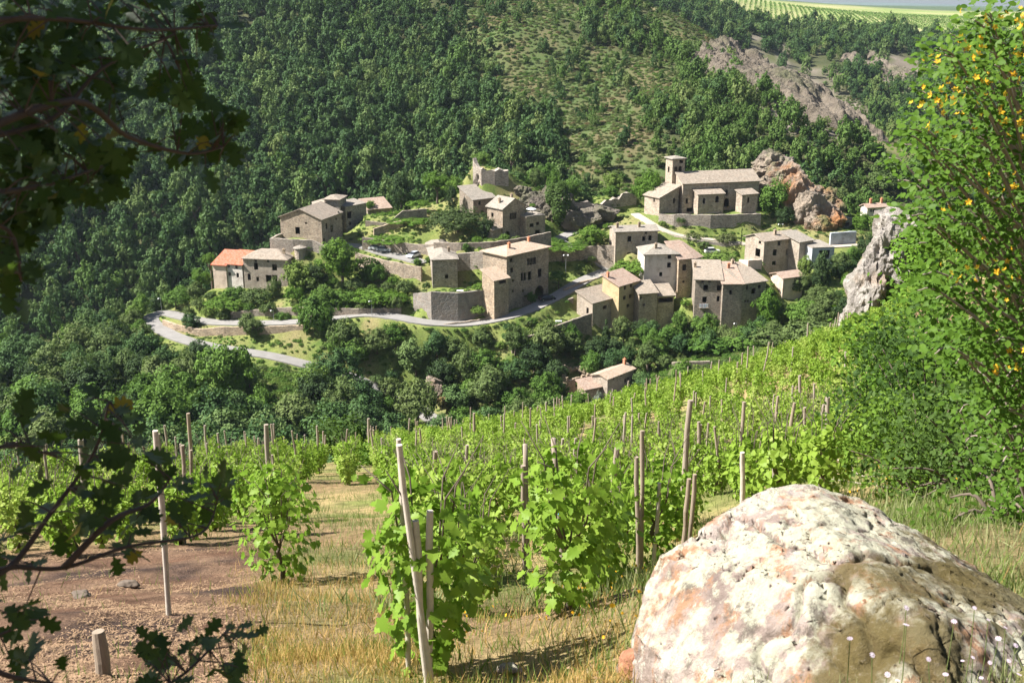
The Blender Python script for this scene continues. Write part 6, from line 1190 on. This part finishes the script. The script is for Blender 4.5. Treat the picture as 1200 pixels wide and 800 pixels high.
L_['oak'] = leafmat('leaves_oak', (.018, .036, .009), (.04, .066, .014), .25, rough=.5, spec=.2); L_['oak_b'] = leafmat('leaves_oak_turning', (.20, .13, .02), (.30, .2, .03), .4)
gzt = Hs(-2.3, 1.25); oak = thing('oak_tree', 'dark oak at the left edge with twigs reaching into the view', 'tree', (-2.3, 1.25, gzt)); o0 = Vector((-2.3, 1.25, gzt))
mb = MB(); tp = [Vector((0, 0, -.3)), Vector((.05, 0, .6)), Vector((.12, .05, 1.6)), Vector((.02, .1, 2.6)), Vector((-.25, .1, 3.6)), Vector((-.4, .3, 4.6))]; mb.tube(tp, [.2, .15, .13, .1, .07, .02], 12); mb.build('trunk', M['bark'], oak, True)
def spline(P, n=5):
    out = []
    for i in range(len(P)-1):
        p0, p1, p2, p3 = P[max(i-1, 0)], P[i], P[i+1], P[min(i+2, len(P)-1)]
        for k in range(n): t = k/n; out.append(.5*((2*p1)+(p2-p0)*t+(2*p0-5*p1+4*p2-p3)*t*t+(-p0+3*p1-3*p2+p3)*t**3))
    return out+[P[-1]]
oakpts = []
for br in OAKB:
    P = [at(*q)-o0 for q in br]
    if br[0][0] < -140: P = [min(tp[1:], key=lambda a: abs(a.z-P[0].z+.25))*1.0]+P
    Q = spline(P); oakpts += Q; k = len(Q); MB().tube(Q, [.007*(1-i/k)+.002 for i in range(k)], 7).build('branch', M['twig'], oak, True)
rng = np.random.default_rng(12); OM = [mesh_np('leaf', LEAF_OAK[0]*np.array([1, 1, s_]), np.array(LEAF_OAK[1]), [L_['oak']], True) for s_ in (1, 1.8, -1.2)]; OMb = mesh_np('leaf', LEAF_OAK[0], np.array(LEAF_OAK[1]), [L_['oak_b']], True)
tw = MB(); op = np.array([tuple(p) for p in oakpts]); cnt = 0
for (px, py, Y, n_, sp_) in OAKC:
    for _ in range(n_):
        a = rng.uniform(0, 6.28); rr = sp_*math.sqrt(rng.uniform(0, 1)); c = at(px+rr*math.cos(a), py+rr*math.sin(a)*.8, Y+rng.normal(0, .06))-o0; s_ = rng.uniform(.045, .078)
        nb = op[np.linalg.norm(op-np.array(c), axis=1).argmin()]; nb = Vector(nb); dirv = (c-nb).normalized() if (c-nb).length > .01 else Vector((1, 0, 0)); tip = (dirv+Vector(rng.normal(0, .5, 3))+Vector((0, 0, -.25))).normalized()
        nrm = Vector((rng.normal(0, .5), -.35+rng.normal(0, .5), .8)); nrm = (nrm-tip*nrm.dot(tip)).normalized(); bb = tip.cross(nrm); me_ = OMb if rng.uniform() < .05 else OM[cnt % 3]
        lo = link('leaf', me_, oak); lo.matrix_local = Matrix(((bb.x*s_, tip.x*s_, nrm.x*s_, c.x), (bb.y*s_, tip.y*s_, nrm.y*s_, c.y), (bb.z*s_, tip.z*s_, nrm.z*s_, c.z), (0, 0, 0, 1))); cnt += 1
        tw.tube([nb, nb.lerp(c, .6)+Vector((0, 0, .006)), c], [.0022, .0016, .001], 4, False)
tag(tw.build('twigs', M['twig'], oak), kind='stuff'); print('oak leaves', cnt)
Cx = []
for (px, py, Y, q_, sp_) in OAKC:
    for _ in range(26 if py < 330 and px < 140 else 11 if py < 330 else 4): Cx.append(at(px+rng.normal(0, sp_*.55), py+rng.normal(0, sp_*.5), Y+.12+abs(rng.normal(0, .2)))-o0)
V, Fc = leaves_np(np.array([tuple(c) for c in Cx]), rdir(len(Cx), rng)*.6+np.array([0, -.4, .7]), rng.uniform(.045, .08, len(Cx)), LEAF_OAK, rng); tag(link('back_leaves', mesh_np('back_leaves', V, Fc, [L_['oak']], True), oak), kind='stuff')
n_ = 9500; d = rdir(n_, rng)*rng.uniform(.35, 1, (n_, 1))**.5; C = d*np.array([2.3, 1.7, 1.55])+np.array([-.9, .75, CZ+2.0-gzt]); C = C[(C[:, 2]+gzt > CZ+.25)]
V, Fc = leaves_np(C, rdir(len(C), rng)+np.array([0, 0, .8]), .125*rng.uniform(.8, 1.3, len(C)), LEAF_OAK, rng); tag(link('foliage', mesh_np('foliage', V, Fc, [L_['oak']]), oak), kind='stuff')  # unseen crown above the view, placed and thickened to shade the twigs below
for k in range(9):
    a = tp[3+k % 3]; e = Vector(C[rng.integers(0, len(C))]); MB().tube(spline([a, a.lerp(e, .5)+Vector((0, 0, .25)), e]), [.05*(1-i/11)+.006 for i in range(11)], 6).build('limb', M['bark'], oak, True)

# ------------------------------------------------------------------ the flowering shrub on the right edge
L_['shrub'] = leafmat('leaves_senna', (.05, .11, .014), (.135, .22, .03), .38, rough=.45); L_['scrub'] = leafmat('leaves_scrub_oak', (.03, .062, .016), (.07, .115, .026), .3); L_['petal'] = leafmat('petals_yellow', (.75, .36, .02), (.8, .52, .05), .35)
xl = ([10, 60, 110, 180, 250, 330, 400, 470, 560], [1135, 1095, 1065, 1040, 1062, 1072, 1085, 1110, 1150]); rng = np.random.default_rng(44)
rg_ = Vector((3.35, 5.9, Hs(3.35, 5.9))); sh = thing('flowering_shrub', 'tall bright shrub with yellow flowers at the right edge', 'shrub', tuple(rg_)); segs = []; tips = []
for k in range(185):
    py = rng.uniform(5, 570); x0 = np.interp(py, *xl); px = x0+rng.uniform(0, 1)**1.3*(1330-x0); Y = rng.uniform(4.5, 6.3); e = at(px, py, Y)-rg_
    mid = Vector((e.x*.35+rng.normal(0, .1), e.y*.4+rng.normal(0, .1), e.z*.55+.15)); Q = spline([Vector((rng.normal(0, .06), rng.normal(0, .06), -.1)), mid, e*.8+mid*.2+Vector((0, 0, .08)), e], 5); segs.append(Q); tips.append(Q)
mb = MB()
for Q in segs: mb.tube(Q, [.010*(1-i/len(Q))+.0018 for i in range(len(Q))], 5)
mb.build('branches', plain('bark_pale_grey', (.25, .2, .16), .9), sh, True)
C, N, U = [], [], []
for Q in tips:
    A = np.array([tuple(q) for q in Q]); n_ = 84; t_ = rng.uniform(.42, 1.02, n_)*(len(A)-1); i0 = np.clip(t_.astype(int), 0, len(A)-2); f_ = (t_-i0)[:, None]; p = A[i0]*(1-f_)+A[i0+1]*f_; off = rdir(n_, rng)*rng.uniform(.02, .13, (n_, 1)); C.append(p+off); U.append(unit(off+rdir(n_, rng)*.012)); N.append(np.tile([-.3, -.35, .8], (n_, 1))+rdir(n_, rng)*.6)
C, N, U = np.concatenate(C), unit(np.concatenate(N)), np.concatenate(U); sz = rng.uniform(.022, .043, len(C)); wx, wy, wd_ = proj(C[:, 0]+rg_.x, C[:, 1]+rg_.y, C[:, 2]+rg_.z)
front = np.argsort(wd_+np.where((wx > 0)&(wx < 1195)&(wy > 5), 0, 99))[:290]; rest = np.setdiff1d(np.arange(len(C)), front)
U = unit(U-N*(U*N).sum(1)[:, None]); B_ = np.cross(U, N); SL = mesh_np('leaf', LEAF_OVAL[0]*np.array([1.25, 1, 1]), np.array(LEAF_OVAL[1]), [L_['shrub']], True)
for j in front:
    s_ = sz[j]; lo = link('leaf', SL, sh); lo.matrix_local = Matrix(((B_[j, 0]*s_, U[j, 0]*s_, N[j, 0]*s_, C[j, 0]), (B_[j, 1]*s_, U[j, 1]*s_, N[j, 1]*s_, C[j, 1]), (B_[j, 2]*s_, U[j, 2]*s_, N[j, 2]*s_, C[j, 2]), (0, 0, 0, 1)))
V, Fc = leaves_np(C[rest], N[rest], sz[rest], (LEAF_OVAL[0]*np.array([1.25, 1, 1]), LEAF_OVAL[1]), rng, U[rest]); tag(link('foliage', mesh_np('foliage', V, Fc, [L_['shrub']], True), sh), kind='stuff')
fm = MB()
for k in range(5):
    a = k*1.256; ca, sa = math.cos(a), math.sin(a); fm.poly([(0, 0, 0), (ca*.6-sa*.3, sa*.6+ca*.3, .2), (ca*1.0, sa*1.0, .45), (ca*.6+sa*.3, sa*.6-ca*.3, .2)])
fm = fm.mesh('flower', L_['petal'], True)
for (px, py) in [(1150,30),(1176,24),(1190,78),(1098,112),(1122,116),(1186,88),(1160,235),(1130,310),(1150,322),(1186,408),(1192,428),(1108,150),(1192,60),(1140,62),(1166,140),(1104,98),(1118,128),(1082,130),(1196,216),(1178,128),(1133,45),(1160,80),(1186,330),(1120,240),(1172,300),(1095,60),(1150,110),(1194,150),(1186,20),(1128,330)]:
    for _ in range(5):
        lo = link('flower', fm, sh); lo.location = at(px+rng.normal(0, 14), py+rng.normal(0, 11), 4.5+rng.uniform(-.1, .35))-rg_; lo.scale = (rng.uniform(.010, .019),)*3; lo.rotation_euler = (rng.uniform(.3, 1.6), rng.uniform(-.5, .5), rng.uniform(0, 6))
def leafy_bush(label, px, py, Y, w_, h_, n_, lsize, mat, seed, tmpl=LEAF_OVAL, name='shrub'):
    rg = np.random.default_rng(seed); c = at(px, py, Y); gz_ = Hs(c.x, c.y); o = thing(name, label, 'shrub', (c.x, c.y, gz_)); k = 60; cl = rdir(k, rg)*rg.uniform(.4, 1, (k, 1))*np.array([w_/2, w_/2.4, h_/2])+np.array([0, 0, c.z-gz_])
    P = cl[rg.integers(0, k, n_)]+rg.normal(0, 1, (n_, 3))*w_*.055; P = P[P[:, 2] > .02]; V, Fc = leaves_np(P, rdir(len(P), rg)+np.array([-.2, -.2, .8]), lsize*rg.uniform(.7, 1.3, len(P)), tmpl, rg); tag(link('foliage', mesh_np('foliage', V, Fc, [L_[mat]], True), o), kind='stuff')
    mb = MB()
    for q in cl[:26]: mb.tube(spline([Vector((0, 0, -.1)), Vector(q)*.5+Vector((0, 0, .1)), Vector(q)], 4), [.02*(1-i/9)+.003 for i in range(9)], 5)
    mb.build('stems', M['bark'], o, True); return o
leafy_bush('dark leafed scrub oak behind the flowering shrub', 1105, 450, 12.5, 2.9, 2.6, 7000, .065, 'scrub', 5, LEAF_OAK)
leafy_bush('green thicket behind the scrub oak at the right edge', 1170, 380, 16, 4.2, 3.6, 7000, .09, 'shrub', 6)
leafy_bush('pale leafy bush between rock spur and scrub oak', 1085, 430, 24, 3.6, 3.6, 5200, .11, 'ivy', 7)
leafy_bush('bright shrub at the vineyard edge under the rock spur', 1030, 480, 20, 2.4, 1.8, 3200, .08, 'shrub', 17)
leafy_bush('mixed green bush between vines and flowering shrub', 1085, 520, 11, 1.7, 1.5, 3600, .055, 'shrub', 18)
leafy_bush('low weedy bush right of the boulder', 1170, 620, 7.4, 1.5, .8, 3000, .05, 'shrub', 8)
leafy_bush('dark thicket below the flowering shrub', 1150, 540, 9.5, 2.2, 1.5, 4200, .055, 'scrub', 9)
leafy_bush('grey green bush at the end of the grassy aisle', 405, 512, 56, 3.6, 2.2, 2600, .2, 'scrub', 10)
leafy_bush('broad bush at the left vineyard edge', 440, 540, 45, 2.6, 1.5, 2200, .16, 'shrub', 11)
hx, hy = jit(8, 95, 4, 150, 1.6, np.random.default_rng(9)); hz = H(hx, hy); qx_, qy_, _ = proj(hx, hy, hz); k = (fbm2(hx/6, hy/6, 3) > -.1)&(qx_ > 1215)
hx, hy, hz = hx[k], hy[k], hz[k]; hr = np.random.default_rng(10).uniform(.3, 1.1, len(hx)); scatter('hillside_scrub', np.c_[hx, hy, hz+hr*.1], np.c_[hx*0, hx*0, hx*7 % 6.28], np.c_[hr, hr, hr*.8], (np.arange(len(hx)) % 3).astype(int), bp, 'scrub on our own hillside to the right of the flowering shrub', 'scrub')
# dry branches
M['deadwood'] = plain('dead_wood_grey', (.36, .30, .25), .95, var=.35, scale=20)
for lab, P in [('dry grey branch lying behind the boulder top', [(880,556,7.6),(960,566,7.2),(1030,572,6.8),(1075,580,6.6)]),('bent bare twig arching over the weeds', [(1095,548,7.4),(1120,546,7.2),(1150,556,7.0),(1172,572,6.8)]),('thin dead stick poking over the boulder', [(960,530,7.6),(985,545,7.4),(1010,560,7.2),(1040,562,7.1)]),('fallen dry branch at the shrub foot', [(1110,580,6.8),(1150,574,6.6),(1190,576,6.4)])]:
    Q = spline([ground_hit(q[0], q[1])+Vector((0, 0, .03+.05*(j_ % 2))) for j_, q in enumerate(P)], 5); b_ = Q[0]; k = len(Q); mb = MB().tube([q-b_ for q in Q], [.016*(1-i/k)+.004 for i in range(k)], 6)
    for i in range(3, k, 3): e = Q[i]-b_; mb.tube([e, e+Vector((random.uniform(-.15, .15), random.uniform(-.1, .1), random.uniform(.05, .22)))], [.005, .0015], 4)
    tag(mb.build('dead_branch', M['deadwood'], None, True, tuple(b_)), lab, 'branch')
# pale flowers in front of the boulder
fl = MB()
for k in range(9): a = k*.698; fl.poly([(0, 0, .1), (math.cos(a-.3)*.8, math.sin(a-.3)*.8, .22), (math.cos(a)*1.05, math.sin(a)*1.05, .1), (math.cos(a+.3)*.8, math.sin(a+.3)*.8, .22)])
fl.tube([(0, 0, 0), (0, 0, .3)], [.5, .2], 8); fl = fl.mesh('flower_head', leafmat('petals_pale_lilac', (.50, .40, .46), (.62, .52, .57), .3))
st = leafmat('stem_green', (.12, .17, .05), (.2, .22, .08), .2)
FLW = [(996,748),(1022,767),(1052,797),(1062,732),(1118,728),(1142,712),(1062,712),(1158,726),(1170,748),(1190,756),(1128,774),(1140,770),(1160,776),(1182,774),(1194,790),(1088,772),(1108,790),(1150,794),(1040,790),(1178,735)]
for i, (px, py) in enumerate(sorted(FLW)):
    p = at(px, py, 3.9+(i % 5)*.08); g_ = p-Vector((random.uniform(-.05, .05), random.uniform(-.03, .05), random.uniform(.3, .45))); o = thing('scabious_flower', f'{ordinal(i)} pale lilac flower from the left in front of the boulder', 'flower', tuple(g_), group='pale lilac flowers in front of the boulder')
    MB().tube([(0, 0, -.3), (p-g_)*.5+Vector((.01, 0, 0)), p-g_], [.0025, .0022, .0018], 5).build('stem', st, o); h_ = link('head', fl, o, p-g_, scale=random.uniform(.009, .014)); h_.rotation_euler = (random.uniform(-.2, .7), random.uniform(-.4, .4), 0)

# ------------------------------------------------------------------ grass, weeds, litter on the near slope
BLADE = (np.array([(-.022, 0, 0), (.022, 0, 0), (.016, .55, .03), (0, 1, .16), (-.016, .55, .03)]), [[0, 1, 2], [0, 2, 4], [4, 2, 3]])
L_['straw'] = leafmat('grass_straw', (.42, .26, .09), (.56, .39, .16), .3); L_['grass'] = leafmat('grass_green', (.10, .16, .035), (.2, .24, .06), .35); L_['weed'] = leafmat('weed_grey_green', (.17, .2, .08), (.27, .28, .13), .3)
def blades(name, label, n_, Yr, size, mat, mask, seed, tmpl=BLADE, lean=.35, cat='grass', pr=(-40, 1240), power=1.5):
    rg = np.random.default_rng(seed); Y = Yr[0]+(Yr[1]-Yr[0])*rg.uniform(0, 1, n_)**power; px = rg.uniform(*pr, n_); x = (px-600)/F*Y*1.06; z = H(x, Y); qx, qy, _ = proj(x, Y, z); k = rg.uniform(0, 1, n_) < mask(qx, qy, x, Y); x, Y, z = x[k], Y[k], z[k]
    U = np.c_[rg.normal(0, lean, len(x)), rg.normal(0, lean, len(x)), np.ones(len(x))]; N = np.c_[rg.normal(0, 1, (len(x), 2)), rg.normal(0, .2, len(x))]; V, Fc = leaves_np(np.c_[x, Y, z-.01], N, size*rg.uniform(.5, 1.4, len(x))*(1+.012*Y), tmpl, rg, U)
    return tag(link(name, mesh_np(name, V, Fc, [L_[mat]])), label, cat, kind='stuff')
def clump(x, y, s, off, lo, hi): return smooth(lo, hi, fbm2(x*s+off, y*s+off, 3))
bare = lambda a, b, x, Y: np.clip(smooth(0, 1, (320-a)/70+fbm2(x*1.2, Y*1.2, 3)*.8)*smooth(0, 1, (b-612)/30), 0, 1)
blades('dry_grass', 'golden dry grass along the aisle and bottom edge', 110000, (5.2, 16), .115, 'straw', lambda a, b, x, Y: np.clip(1.1*np.exp(-((a-380)/110)**2)*smooth(640, 720, b)+.22*smooth(560, 660, a)*smooth(690, 740, b)+.1, 0, 1)*(1-.9*smooth(840, 930, a))*(1-.97*bare(a, b, x, Y))*(.35+clump(x, Y, 1.3, 0, -.2, .3)), 1)
blades('green_grass', 'green grass between the vines', 90000, (5.5, 40), .13, 'grass', lambda a, b, x, Y: (.25+.9*clump(x, Y, .8, 30, -.1, .3))*(1-.93*bare(a, b, x, Y))*(1-.8*np.exp(-((a-370)/90)**2)*smooth(660, 720, b)), 2)
blades('tall_weeds', 'grey green weeds at the feet of the vines', 60000, (6.5, 26), .22, 'weed', lambda a, b, x, Y: clump(x, Y, .7, 60, .0, .35)*(1-bare(a, b, x, Y))*(.3+.7*smooth(420, 520, a))*(1-.6*smooth(880, 950, a)), 3, lean=.28)
blades('slope_weeds', 'weeds and grass on the bank right of the boulder', 52000, (3.2, 12), .11, 'weed', lambda a, b, x, Y: smooth(820, 1000, a)*(.5+.5*clump(x, Y, 1.2, 10, -.2, .3)), 4, pr=(800, 1900), power=1)
blades('yellow_flowers', 'tiny yellow flowers scattered in the weeds', 3000, (6, 18), .024, 'petal', lambda a, b, x, Y: clump(x, Y, .8, 90, .0, .3)*smooth(480, 600, a), 5, tmpl=(LEAF_RHOMB[0]*np.array([1.6, 1, 1])+np.array([0, 9, 0]), LEAF_RHOMB[1]), cat='flowers')
L_['litter'] = leafmat('litter_straw_brown', (.17, .10, .055), (.31, .205, .125), .1)
def litter(name, label, n_, mask, seed, size):
    rg = np.random.default_rng(seed); Y = 5.3+11*rg.uniform(0, 1, n_)**1.4; px = rg.uniform(-60, 900, n_); x = (px-600)/F*Y*1.06; z = H(x, Y); qx, qy, _ = proj(x, Y, z); k = rg.uniform(0, 1, n_) < mask(qx, qy, x, Y); P = np.c_[x, Y, z+.006][k]
    V, Fc = leaves_np(P, rdir(len(P), rg)*.5+np.array([0, 0, 1]), size*rg.uniform(.3, 1.6, len(P)), (LEAF_RHOMB[0]*np.array([.4, 1.3, 2]), LEAF_RHOMB[1]), rg); return tag(link(name, mesh_np(name, V, Fc, [L_['litter']])), label, 'litter', kind='stuff')
litter('straw_litter', 'pale dry litter strewn over the bare soil', 110000, lambda a, b, x, Y: (.15+bare(a, b, x, Y))*clump(x, Y, .9, 20, -.15, .25), 6, .036)

# ------------------------------------------------------------------ the air of the valley
hm = bpy.data.materials.new('haze'); hm.use_nodes = True; t = hm.node_tree; t.nodes.remove(t.nodes['Principled BSDF']); pv = t.nodes.new('ShaderNodeVolumePrincipled')
pv.inputs['Color'].default_value = (.74, .85, 1, 1); pv.inputs['Density'].default_value = .00005; pv.inputs['Anisotropy'].default_value = .25; t.links.new(pv.outputs[0], t.nodes['Material Output'].inputs['Volume'])
zlo, zhi = float(gv[:, 2].min())-200, float(gv[:, 2].max())+20
tag(MB().box((0, 4750, (zlo+zhi)/2), (24000, 11000, zhi-zlo)).build('haze', hm), 'thin blue haze filling the valley air', 'haze', kind='stuff')
